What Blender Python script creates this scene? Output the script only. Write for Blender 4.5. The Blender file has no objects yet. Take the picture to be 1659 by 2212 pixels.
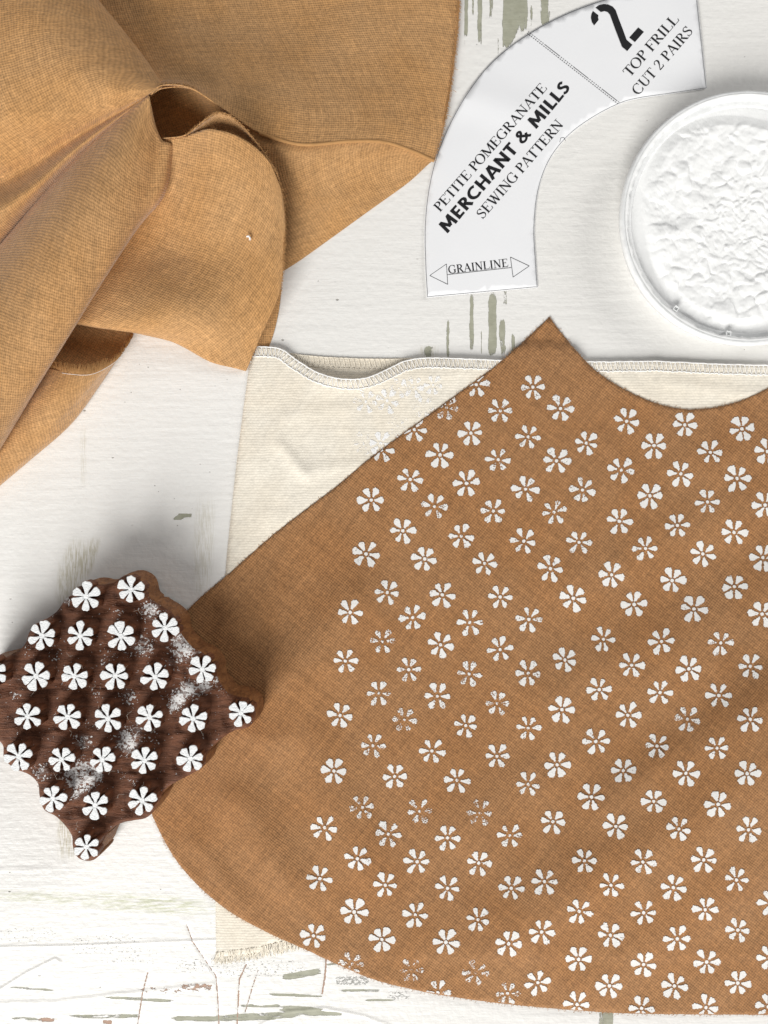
import bpy, bmesh, math, random
import numpy as np
from mathutils import Vector, noise as mnoise
from mathutils.geometry import delaunay_2d_cdt
random.seed(7); RNG = np.random.default_rng(7)
SC = bpy.context.scene
COL = SC.collection
PI = math.pi

# ------------------------------------------------------------------ camera
U = 0.00025          # metres on the table for one unit of the layout grid (1659 x 2212 units)
D = 0.45             # camera height above the table
CX, CY = 829.5, 1106.0
cam = bpy.data.cameras.new('camera'); camo = bpy.data.objects.new('camera', cam); COL.objects.link(camo)
camo.location = (0, 0, D)
cam.sensor_fit = 'VERTICAL'; cam.sensor_height = 36.0; cam.lens = 36.0 * D / (2212 * U)
cam.clip_start = 0.01; cam.clip_end = 50
SC.camera = camo

# ------------------------------------------------------------------ light: pale room, windows to the left and to the right
w = bpy.data.worlds.new('World'); SC.world = w; w.use_nodes = True
bg = w.node_tree.nodes['Background']; bg.inputs[0].default_value = (0.97, 0.98, 1.0, 1); bg.inputs[1].default_value = 0.20
def area(name, loc, target, size, power, col):
    l = bpy.data.lights.new(name, 'AREA'); l.shape = 'RECTANGLE'; l.size = size[0]; l.size_y = size[1]
    l.energy = power; l.color = col
    o = bpy.data.objects.new(name, l); COL.objects.link(o); o.location = loc
    o.rotation_euler = (Vector(target) - Vector(loc)).to_track_quat('-Z', 'Y').to_euler()
    return o
area('window_light', (-1.10, -2.70, 1.90), (0.0, 0.0, 0.0), (2.0, 2.0), 174.0, (1.0, 0.985, 0.955))
area('far_window_light', (2.30, 1.35, 1.30), (0.1, 0.0, 0.0), (1.2, 1.2), 32.0, (1.0, 0.98, 0.95))
SC.view_settings.view_transform = 'Standard'; SC.view_settings.look = 'None'
SC.view_settings.exposure = 0.0; SC.view_settings.gamma = 1.0; SC.view_settings.use_curve_mapping = False

# ------------------------------------------------------------------ helpers
def P(x, y, z):
    """layout grid point (as seen straight from above) at height z mm -> world point"""
    f = (D - z * 0.001) / D
    return ((x - CX) * U * f, (CY - y) * U * f, z * 0.001)

def thing(name, label, cat, group=None, loc=(0, 0, 0)):
    o = bpy.data.objects.new(name, None); COL.objects.link(o); o.location = loc
    o.empty_display_size = 0.02
    o['label'] = label; o['category'] = cat
    if group: o['group'] = group
    return o

def mesh_obj(name, verts, faces, mats, parent=None, smooth=True, uv=None, midx=None, attrs=None, label=None):
    me = bpy.data.meshes.new(name)
    me.from_pydata([tuple(v) for v in verts], [], [tuple(f) for f in faces]); 
    if not isinstance(mats, (list, tuple)): mats = [mats]
    for m in mats: me.materials.append(m)
    n = len(me.polygons)
    me.polygons.foreach_set('use_smooth', [bool(smooth)] * n)
    if midx is not None: me.polygons.foreach_set('material_index', list(midx))
    if uv is not None:
        lay = me.uv_layers.new(name='UVMap')
        vi = np.empty(len(me.loops), dtype=np.int32); me.loops.foreach_get('vertex_index', vi)
        lay.data.foreach_set('uv', np.asarray(uv, dtype=np.float32)[vi].ravel())
    if attrs:
        for k, a in attrs.items():
            a = np.asarray(a, dtype=np.float32)
            if a.ndim == 1:
                me.attributes.new(k, 'FLOAT', 'POINT').data.foreach_set('value', a)
            else:
                me.attributes.new(k, 'FLOAT_COLOR', 'POINT').data.foreach_set('color', a.ravel())
    me.update()
    o = bpy.data.objects.new(name, me); COL.objects.link(o)
    if parent: o.parent = parent
    if label: o['label'] = label
    return o

def solidify(o, mm, offset=-1):
    m = o.modifiers.new('thickness', 'SOLIDIFY'); m.thickness = mm * 0.001; m.offset = offset

def crom(pts, n):
    """Catmull-Rom resample of a polyline (k x d) to n points, by chord length"""
    p = np.asarray(pts, float); k = len(p)
    if k == 2:
        t = np.linspace(0, 1, n)[:, None]; return p[0] * (1 - t) + p[1] * t
    ext = np.vstack([2 * p[0] - p[1], p, 2 * p[-1] - p[-2]])
    seg = np.linalg.norm(np.diff(p, axis=0), axis=1) + 1e-6
    cum = np.concatenate([[0], np.cumsum(seg)])
    s = np.linspace(0, cum[-1], n)
    i = np.clip(np.searchsorted(cum, s, side='right') - 1, 0, k - 2)
    t = ((s - cum[i]) / seg[i])[:, None]
    p0, p1, p2, p3 = ext[i], ext[i + 1], ext[i + 2], ext[i + 3]
    return 0.5 * (2 * p1 + (p2 - p0) * t + (2 * p0 - 5 * p1 + 4 * p2 - p3) * t ** 2 + (3 * p1 - p0 - 3 * p2 + p3) * t ** 3)

def closed_smooth(pts, step):
    """dense closed outline through pts (corners kept where a point carries a third value 1)"""
    out = []; k = len(pts)
    xy = [np.array(p[:2], float) for p in pts]; cor = [len(p) > 2 and p[2] for p in pts]
    for i in range(k):
        a, b = xy[i], xy[(i + 1) % k]
        pa = 2 * a - b if cor[i] else xy[i - 1]
        pb = 2 * b - a if cor[(i + 1) % k] else xy[(i + 2) % k]
        n = max(1, int(np.linalg.norm(b - a) / step))
        for j in range(n):
            t = j / n
            out.append(0.5 * (2 * a + (b - pa) * t + (2 * pa - 5 * a + 4 * b - pb) * t * t + (3 * a - pa - 3 * b + pb) * t ** 3))
    return np.array(out)

def in_poly(x, y, poly):
    x = np.asarray(x, float); y = np.asarray(y, float); r = np.zeros(x.shape, bool)
    n = len(poly); j = n - 1
    for i in range(n):
        xi, yi = poly[i]; xj, yj = poly[j]
        c = ((yi > y) != (yj > y)) & (x < (xj - xi) * (y - yi) / (yj - yi + 1e-12) + xi)
        r ^= c; j = i
    return r

def edge_dist(x, y, poly):
    """distance to closed polygon outline"""
    x = np.asarray(x, float).ravel(); y = np.asarray(y, float).ravel()
    best = np.full(x.shape, 1e9)
    a = poly; b = np.roll(poly, -1, axis=0)
    for (x0, y0), (x1, y1) in zip(a, b):
        dx, dy = x1 - x0, y1 - y0; L = dx * dx + dy * dy + 1e-9
        t = np.clip(((x - x0) * dx + (y - y0) * dy) / L, 0, 1)
        best = np.minimum(best, (x - x0 - t * dx) ** 2 + (y - y0 - t * dy) ** 2)
    return np.sqrt(best)

def fill(poly, step, jitter=0.15):
    """triangulated inside of an outline: dense grid points + outline, returns (xy, tris)"""
    lo = poly.min(0); hi = poly.max(0)
    gx, gy = np.meshgrid(np.arange(lo[0], hi[0], step), np.arange(lo[1], hi[1], step))
    gx = gx.copy(); gx[1::2] += step * 0.5
    g = np.column_stack([gx.ravel(), gy.ravel()]) + RNG.uniform(-jitter, jitter, (gx.size, 2)) * step
    k = in_poly(g[:, 0], g[:, 1], poly); g = g[k]
    g = g[edge_dist(g[:, 0], g[:, 1], poly) > step * 0.45]
    n = len(poly)
    co = [Vector((float(a), float(b))) for a, b in np.vstack([poly, g])]
    ed = [(i, (i + 1) % n) for i in range(n)]
    v, e, f, *_ = delaunay_2d_cdt(co, ed, [], 1, 1e-5)
    xy = np.array([(q.x, q.y) for q in v])
    tris = []
    for t in f:
        a, b, c = xy[t[0]], xy[t[1]], xy[t[2]]
        # image y points down, so reverse to face up
        ar = (b[0] - a[0]) * (c[1] - a[1]) - (b[1] - a[1]) * (c[0] - a[0])
        tris.append(tuple(t) if ar < 0 else tuple(reversed(t)))
    return xy, tris

def fbm(x, y, s, seed=0.0, octs=3):
    x = np.asarray(x, float).ravel(); y = np.asarray(y, float).ravel(); out = np.zeros(len(x))
    for i in range(len(x)):
        out[i] = mnoise.fractal(Vector((x[i] / s, y[i] / s, seed)), 1.0, 2.0, octs)
    return out

def ridge(x, y, a, b, wd, h):
    ax, ay = a; bx, by = b; dx, dy = bx - ax, by - ay; L = math.hypot(dx, dy)
    t = ((x - ax) * dx + (y - ay) * dy) / L
    d = (-(x - ax) * dy + (y - ay) * dx) / L
    over = np.maximum(0, np.maximum(-t, t - L))
    return h * np.exp(-(d / wd) ** 2) * np.exp(-(over / (wd * 1.3)) ** 2)

def tubes(lines, r, n=5):
    """list of polylines (world metres) -> verts, faces of thin threads"""
    V = []; F = []
    for ln in lines:
        ln = [Vector(p) for p in ln]; base = len(V); k = len(ln)
        for i, p in enumerate(ln):
            t = (ln[min(i + 1, k - 1)] - ln[max(i - 1, 0)]).normalized()
            a = t.cross(Vector((0, 0, 1)));
            if a.length < 1e-5: a = Vector((1, 0, 0))
            a.normalize(); b = t.cross(a)
            rr = r(i / (k - 1)) if callable(r) else r
            for j in range(n):
                an = 2 * PI * j / n
                V.append(p + a * math.cos(an) * rr + b * math.sin(an) * rr)
        for i in range(k - 1):
            for j in range(n):
                q = base + i * n; F.append((q + j, q + (j + 1) % n, q + n + (j + 1) % n, q + n + j))
    return V, F

# ------------------------------------------------------------------ node helpers
class NT:
    def __init__(s, name):
        s.m = bpy.data.materials.new(name); s.m.use_nodes = True; s.t = s.m.node_tree
        s.b = s.t.nodes['Principled BSDF']; s.out = s.t.nodes['Material Output']
    def n(s, typ, ins=None, **kw):
        nd = s.t.nodes.new(typ)
        for k, v in kw.items(): setattr(nd, k, v)
        for k, v in (ins or {}).items(): s.set(nd.inputs[k], v)
        return nd
    def set(s, sock, v):
        if isinstance(v, bpy.types.NodeSocket): s.t.links.new(v, sock)
        else: sock.default_value = v
    def math(s, op, a, b=None, c=None, clamp=False):
        nd = s.t.nodes.new('ShaderNodeMath'); nd.operation = op; nd.use_clamp = clamp
        for i, v in enumerate((a, b, c)):
            if v is not None: s.set(nd.inputs[i], v)
        return nd.outputs[0]
    def mix(s, f, a, b, blend='MIX'):
        nd = s.t.nodes.new('ShaderNodeMix'); nd.data_type = 'RGBA'; nd.blend_type = blend
        s.set(nd.inputs[0], f); s.set(nd.inputs[6], a); s.set(nd.inputs[7], b); return nd.outputs[2]
    def ramp(s, v, lo, hi, a=0.0, b=1.0, smooth=True):
        nd = s.t.nodes.new('ShaderNodeMapRange'); nd.interpolation_type = 'SMOOTHSTEP' if smooth else 'LINEAR'
        s.set(nd.inputs[0], v); s.set(nd.inputs[1], lo); s.set(nd.inputs[2], hi); s.set(nd.inputs[3], a); s.set(nd.inputs[4], b)
        return nd.outputs[0]
    def noise(s, vec, scale, detail=2.0, rough=0.5, dist=0.0):
        nd = s.n('ShaderNodeTexNoise', {'Scale': scale, 'Detail': detail, 'Roughness': rough, 'Distortion': dist})
        if vec is not None: s.set(nd.inputs['Vector'], vec)
        return nd.outputs[0]
    def mapv(s, vec, scale=(1, 1, 1), rot=(0, 0, 0), loc=(0, 0, 0)):
        return s.n('ShaderNodeMapping', {'Vector': vec, 'Scale': scale, 'Rotation': rot, 'Location': loc}).outputs[0]
    def comb(s, x, y, z=0.0):
        return s.n('ShaderNodeCombineXYZ', {0: x, 1: y, 2: z}).outputs[0]
    def bump(s, h, dist, strength=1.0, prev=None):
        nd = s.n('ShaderNodeBump', {'Height': h, 'Distance': dist, 'Strength': strength})
        if prev is not None: s.set(nd.inputs['Normal'], prev)
        return nd.outputs[0]
    def attr(s, name, kind='GEOMETRY'):
        return s.n('ShaderNodeAttribute', attribute_name=name, attribute_type=kind)
    def pos(s): return s.n('ShaderNodeNewGeometry').outputs['Position']

def C(r, g, b): return (r, g, b, 1.0)
def srgb(r, g, b):
    f = lambda c: (c / 12.92 if c <= 0.04045 else ((c + 0.055) / 1.055) ** 2.4)
    return C(f(r / 255), f(g / 255), f(b / 255))

def woven(name, col, pitch, hole=0.55, slub=0.32, sheen=0.30, sheen_col=(1, 0.90, 0.82, 1), rib=False, blotch=0.16, flecks=False, dark=None, grain=0.3):
    m = NT(name); uv = m.n('ShaderNodeUVMap').outputs[0]
    sep = m.n('ShaderNodeSeparateXYZ', {0: uv}); u, v = sep.outputs[0], sep.outputs[1]
    wob = m.noise(uv, 160.0, 2); wob2 = m.noise(m.mapv(uv, loc=(3.1, 7.7, 0)), 160.0, 2)
    Uc = m.math('ADD', m.math('MULTIPLY', u, 1 / pitch[0]), m.math('MULTIPLY', wob, 1.2))
    Vc = m.math('ADD', m.math('MULTIPLY', v, 1 / pitch[1]), m.math('MULTIPLY', wob2, 1.0))
    if rib:
        row = m.math('FLOOR', Vc); Uc = m.math('ADD', Uc, m.math('MULTIPLY', row, 0.5))
    su = m.math('ABSOLUTE', m.math('SINE', m.math('MULTIPLY', Uc, PI)))
    sv = m.math('ABSOLUTE', m.math('SINE', m.math('MULTIPLY', Vc, PI)))
    if rib:
        h = m.math('MULTIPLY', m.math('POWER', sv, 0.7), m.math('ADD', m.math('MULTIPLY', su, 0.45), 0.55))
    else:
        hl = m.math('MULTIPLY', m.math('SUBTRACT', 1.0, su), m.math('SUBTRACT', 1.0, sv))
        ss = m.math('MULTIPLY', su, sv)
        h = m.math('ADD', m.math('MULTIPLY', m.math('SUBTRACT', 1.0, m.math('POWER', hl, 0.6)), 0.65), m.math('MULTIPLY', ss, 0.35))
    # uneven yarn: long thick and thin places along each thread direction
    s1 = m.noise(m.comb(m.math('MULTIPLY', Uc, 0.03), m.math('MULTIPLY', Vc, 0.55)), 1.0, 2)
    s2 = m.noise(m.comb(m.math('MULTIPLY', Uc, 0.55), m.math('MULTIPLY', Vc, 0.03), 5.0), 1.0, 2)
    sl = m.math('ADD', s1, s2)                        # about 1
    bl = m.noise(uv, 26.0, 3, 0.6)
    gr = m.noise(m.comb(Uc, Vc, 2.0), 0.85, 2, 0.6)
    k = m.math('MULTIPLY', m.ramp(h, 0.0, 0.85, 1.0 - hole, 1.0, False), m.ramp(sl, 0.55, 1.45, 1 - slub, 1 + slub, False))
    k = m.math('MULTIPLY', k, m.ramp(bl, 0.25, 0.75, 1 - blotch, 1 + blotch, False))
    k = m.math('MULTIPLY', k, m.ramp(gr, 0.2, 0.8, 1 - grain, 1 + grain, False))
    cb = m.mix(m.ramp(bl, 0.3, 0.7), col, dark or col)
    c = m.n('ShaderNodeVectorMath', {0: cb, 1: m.comb(k, k, k)}, operation='MULTIPLY').outputs[0]
    if flecks:
        vo = m.n('ShaderNodeTexVoronoi', {'Vector': m.mapv(uv, (1, 0.45, 1)), 'Scale': 130.0})
        fl = m.math('MULTIPLY', m.ramp(vo.outputs['Distance'], 0.035, 0.07, 1, 0), m.ramp(m.noise(uv, 60.0, 1), 0.55, 0.62))
        c = m.mix(m.math('MULTIPLY', fl, 0.6), c, C(0.12, 0.09, 0.05))
    m.set(m.b.inputs['Base Color'], c)
    m.b.inputs['Roughness'].default_value = 0.85
    m.b.inputs['Specular IOR Level'].default_value = 0.2
    m.b.inputs['Sheen Weight'].default_value = sheen; m.b.inputs['Sheen Roughness'].default_value = 0.45
    m.b.inputs['Sheen Tint'].default_value = sheen_col
    b1 = m.bump(m.noise(uv, 70.0, 3), 0.0012, 0.35)
    m.set(m.b.inputs['Normal'], m.bump(m.math('ADD', h, m.math('MULTIPLY', sl, 0.4)), 0.0003, 0.32 if rib else 0.7, b1))
    return m.m

M = {}
M['linen'] = woven('brown_linen', C(0.575, 0.325, 0.142), (0.00128, 0.00128), hole=0.34, slub=0.18, blotch=0.10, dark=C(0.495, 0.265, 0.103), grain=0.30)
M['linen_print'] = woven('brown_linen_printed', C(0.415, 0.212, 0.092), (0.00128, 0.00128), hole=0.36, slub=0.22, sheen=0.30, blotch=0.12, dark=C(0.350, 0.168, 0.066), grain=0.30)
M['canvas'] = woven('cream_canvas', C(0.87, 0.815, 0.71), (0.0018, 0.00145), hole=0.11, slub=0.06, sheen=0.1, sheen_col=(1, 1, 1, 1), rib=True, blotch=0.05, flecks=True, dark=C(0.835, 0.765, 0.645), grain=0.13)

def plain(name, col, rough=0.7, spec=0.3, bump=None, sheen=0.0):
    m = NT(name); m.b.inputs['Roughness'].default_value = rough; m.b.inputs['Specular IOR Level'].default_value = spec
    p = m.pos(); nz = m.noise(p, 300.0, 3)
    c = m.n('ShaderNodeVectorMath', {0: col[:3], 1: m.comb(*[m.ramp(nz, 0.3, 0.7, 0.93, 1.05)] * 3)}, operation='MULTIPLY').outputs[0]
    m.set(m.b.inputs['Base Color'], c); m.b.inputs['Sheen Weight'].default_value = sheen
    if bump: m.set(m.b.inputs['Normal'], m.bump(m.noise(p, bump[0], 4), bump[1], bump[2]))
    return m.m
M['thread_white'] = plain('white_thread', C(0.90, 0.89, 0.875), 0.8, 0.2)
M['thread_cream'] = plain('cream_thread', C(0.88, 0.82, 0.71), 0.85, 0.2)
M['thread_brown'] = plain('brown_thread', C(0.46, 0.25, 0.10), 0.85, 0.2)
M['ink'] = plain('black_ink', C(0.012, 0.012, 0.014), 0.6, 0.3)
M['plastic'] = plain('white_plastic', C(0.84, 0.85, 0.85), 0.28, 0.5, (30.0, 0.0003, 0.1))

def m_paper():
    m = NT('paper'); p = m.pos()
    m.set(m.b.inputs['Base Color'], m.mix(m.noise(p, 40.0, 3), C(0.84, 0.848, 0.872), C(0.88, 0.885, 0.90)))
    m.b.inputs['Roughness'].default_value = 0.55; m.b.inputs['Specular IOR Level'].default_value = 0.35
    m.set(m.b.inputs['Normal'], m.bump(m.noise(p, 900.0, 3), 0.0001, 0.3, m.bump(m.noise(p, 22.0, 2), 0.002, 0.25)))
    return m.m
M['paper'] = m_paper()

def m_print(name, c0=C(0.76, 0.745, 0.715), c1=C(0.90, 0.89, 0.87)):
    """white block-printing paint that sits on the yarn tops and breaks up where it is thin (object property wear)"""
    m = NT(name); p = m.pos(); uv = m.n('ShaderNodeUVMap').outputs[0]
    wear = m.attr('wear', 'OBJECT').outputs['Fac']
    n1 = m.noise(p, 1500.0, 2, 0.6); n2 = m.noise(p, 260.0, 2, 0.5)
    n = m.math('ADD', m.math('MULTIPLY', n1, 0.62), m.math('MULTIPLY', n2, 0.38))
    thr = m.ramp(wear, 0.0, 1.0, 0.30, 0.62, False)
    rim = m.attr('rim').outputs['Fac']
    edge = m.math('MULTIPLY', m.ramp(rim, 0.0, 0.30, 0.26, 0.0, False), 1.0)
    a = m.ramp(m.math('SUBTRACT', n, m.math('ADD', thr, edge)), -0.03, 0.03, 0.0, 0.96, False)
    m.set(m.b.inputs['Base Color'], m.mix(m.noise(p, 700.0, 2), c0, c1))
    m.b.inputs['Roughness'].default_value = 0.6; m.b.inputs['Specular IOR Level'].default_value = 0.3
    m.set(m.b.inputs['Normal'], m.bump(n1, 0.0004, 0.6))
    tr = m.n('ShaderNodeBsdfTransparent')
    mx = m.n('ShaderNodeMixShader', {0: a, 1: tr.outputs[0], 2: m.b.outputs[0]})
    m.set(m.out.inputs['Surface'], mx.outputs[0])
    return m.m
M['print'] = m_print('block_print_paint'); M['ghost'] = m_print('block_print_paint_on_canvas', C(0.92, 0.915, 0.905), C(0.95, 0.945, 0.94))

def m_stamp_top():
    m = NT('painted_petal_top'); p = m.pos()
    h = m.math('ADD', m.noise(p, 1400.0, 2), m.math('MULTIPLY', m.noise(p, 500.0, 2), 0.6))
    m.set(m.b.inputs['Base Color'], m.mix(m.ramp(h, 0.5, 1.0), C(0.74, 0.76, 0.77), C(0.88, 0.89, 0.89)))
    m.b.inputs['Roughness'].default_value = 0.5
    m.set(m.b.inputs['Normal'], m.bump(h, 0.0006, 0.6))
    return m.m
M['petal_top'] = m_stamp_top()

def m_wood(name, c1, c2, face):
    m = NT(name); p = m.pos()
    gr = m.noise(m.mapv(p, (9, 60, 9) if face else (40, 40, 14), rot=(0, 0, 0.65)), 8.0, 4, 0.65, 0.6)
    fine = m.noise(m.mapv(p, (1, 5, 1), rot=(0, 0, 0.65)), 420.0, 3, 0.7)
    col = m.mix(m.ramp(gr, 0.3, 0.7), c1, c2)
    col = m.mix(m.ramp(fine, 0.45, 0.75, 0, 0.5), col, C(0.16, 0.075, 0.045))
    bh = m.math('ADD', fine, gr)
    if face:
        res = m.attr('residue').outputs['Fac']
        sp = m.noise(p, 800.0, 2, 0.7); sp2 = m.noise(p, 300.0, 2, 0.5)
        v = m.math('ADD', m.math('MULTIPLY', sp, 0.75), m.math('MULTIPLY', sp2, 0.25))
        thr = m.ramp(res, 0.0, 1.0, 0.72, 0.44, False)
        k = m.ramp(m.math('SUBTRACT', v, thr), 0.0, 0.012, 0, 1, False)
        k = m.math('MAXIMUM', k, m.math('MULTIPLY', m.ramp(res, 0.45, 1.0), m.ramp(m.noise(m.mapv(p, (1, 3, 1), rot=(0, 0, 0.7)), 160.0, 3), 0.40, 0.68, 0, 0.75)))
        col = m.mix(k, col, C(0.80, 0.79, 0.78)); bh = m.math('ADD', bh, m.math('MULTIPLY', k, 0.6))
    m.set(m.b.inputs['Base Color'], col)
    m.set(m.b.inputs['Roughness'], m.ramp(fine, 0.3, 0.8, 0.5, 0.75))
    m.b.inputs['Specular IOR Level'].default_value = 0.3
    m.set(m.b.inputs['Normal'], m.bump(bh, 0.0009, 0.8))
    return m.m
M['wood_face'] = m_wood('stained_carved_wood', C(0.088, 0.032, 0.015), C(0.215, 0.083, 0.040), True)
M['wood_side'] = m_wood('sawn_wood_side', C(0.16, 0.066, 0.024), C(0.32, 0.145, 0.055), False)

def m_paint():
    m = NT('thick_white_paint'); p = m.pos()
    m.b.inputs['Base Color'].default_value = C(0.93, 0.935, 0.93); m.b.inputs['Roughness'].default_value = 0.42
    m.b.inputs['Subsurface Weight'].default_value = 0.0
    m.set(m.b.inputs['Normal'], m.bump(m.noise(m.mapv(p, (1.5, 0.6, 1), rot=(0, 0, 0.9)), 900.0, 3), 0.0006, 0.3))
    return m.m
M['paint'] = m_paint()

def m_table():
    m = NT('chipped_white_table_paint'); p = m.pos()
    A = m.n('ShaderNodeSeparateColor', {0: m.attr('wear_a').outputs['Color']})
    B = m.n('ShaderNodeSeparateColor', {0: m.attr('wear_b').outputs['Color']})
    # white paint, brushed, a little uneven
    big = m.noise(p, 9.0, 3, 0.55); br = m.noise(m.mapv(p, (0.12, 1, 1)), 190.0, 4, 0.65)
    white = m.mix(big, C(0.815, 0.80, 0.765), C(0.86, 0.85, 0.83))
    white = m.mix(m.ramp(br, 0.5, 0.8, 0, 0.35), white, C(0.74, 0.73, 0.70))
    # tiny dents and specks
    vo = m.n('ShaderNodeTexVoronoi', {'Vector': m.mapv(p, (1, 1.3, 1)), 'Scale': 62.0})
    sp = m.math('MULTIPLY', m.ramp(vo.outputs['Distance'], 0.025, 0.06, 1, 0), m.ramp(m.noise(p, 33.0, 1), 0.47, 0.55))
    vo2 = m.n('ShaderNodeTexVoronoi', {'Vector': m.mapv(p, (1, 1.2, 1), loc=(.3, .2, 0)), 'Scale': 130.0})
    sp2 = m.math('MULTIPLY', m.ramp(vo2.outputs['Distance'], 0.03, 0.06, 1, 0), m.ramp(m.noise(p, 21.0, 1), 0.5, 0.58))
    sp = m.math('MAXIMUM', sp, m.math('MULTIPLY', sp2, 0.8))
    def chip(vec, strength, soft=0.05):
        n = m.noise(vec, 1.0, 8, 0.7, 0.3)
        return m.ramp(m.math('SUBTRACT', m.math('ADD', n, strength), 1.0), 0.0, soft, 0, 1, False)
    cv = chip(m.mapv(p, (300, 75, 1)), A.outputs[0])
    ch = chip(m.mapv(p, (70, 520, 1), rot=(0, 0, 0.05)), A.outputs[1])
    cr = chip(m.mapv(p, (260, 420, 1)), A.outputs[2])
    sm = m.math('MULTIPLY', B.outputs[0], m.ramp(m.noise(m.mapv(p, (120, 900, 1), rot=(0, 0, 0.35)), 1.0, 4, 0.6), 0.35, 0.65))
    vs = m.math('MULTIPLY', B.outputs[2], m.ramp(m.noise(m.mapv(p, (1500, 110, 1), rot=(0, 0, 0.12)), 1.0, 5, 0.65), 0.42, 0.58))
    dots = chip(m.mapv(p, (620, 1000, 1)), B.outputs[1])
    col = m.mix(m.math('MULTIPLY', sp, 0.7), white, C(0.22, 0.20, 0.17))
    col = m.mix(m.math('MULTIPLY', sm, 0.8), col, C(0.50, 0.52, 0.33))
    col = m.mix(m.math('MULTIPLY', vs, 0.85), col, C(0.50, 0.46, 0.33))
    olive = m.mix(m.noise(p, 200.0, 2), C(0.29, 0.29, 0.21), C(0.46, 0.46, 0.37))
    col = m.mix(dots, col, C(0.44, 0.44, 0.41))
    col = m.mix(m.math('MAXIMUM', cv, ch), col, olive)
    rust = m.mix(m.noise(p, 320.0, 2), C(0.50, 0.31, 0.22), C(0.36, 0.25, 0.19))
    col = m.mix(cr, col, rust)
    m.set(m.b.inputs['Base Color'], col)
    hole = m.math('MAXIMUM', m.math('MAXIMUM', cv, ch), m.math('MAXIMUM', m.math('MAXIMUM', cr, dots), sp))
    b1 = m.bump(m.math('ADD', br, m.math('MULTIPLY', m.noise(p, 260.0, 3), 0.8)), 0.0009, 0.4)
    m.set(m.b.inputs['Normal'], m.bump(m.math('SUBTRACT', 1.0, hole), 0.0004, 0.8, b1))
    m.set(m.b.inputs['Roughness'], m.ramp(hole, 0, 1, 0.42, 0.7))
    return m.m
M['table'] = m_table()

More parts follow.
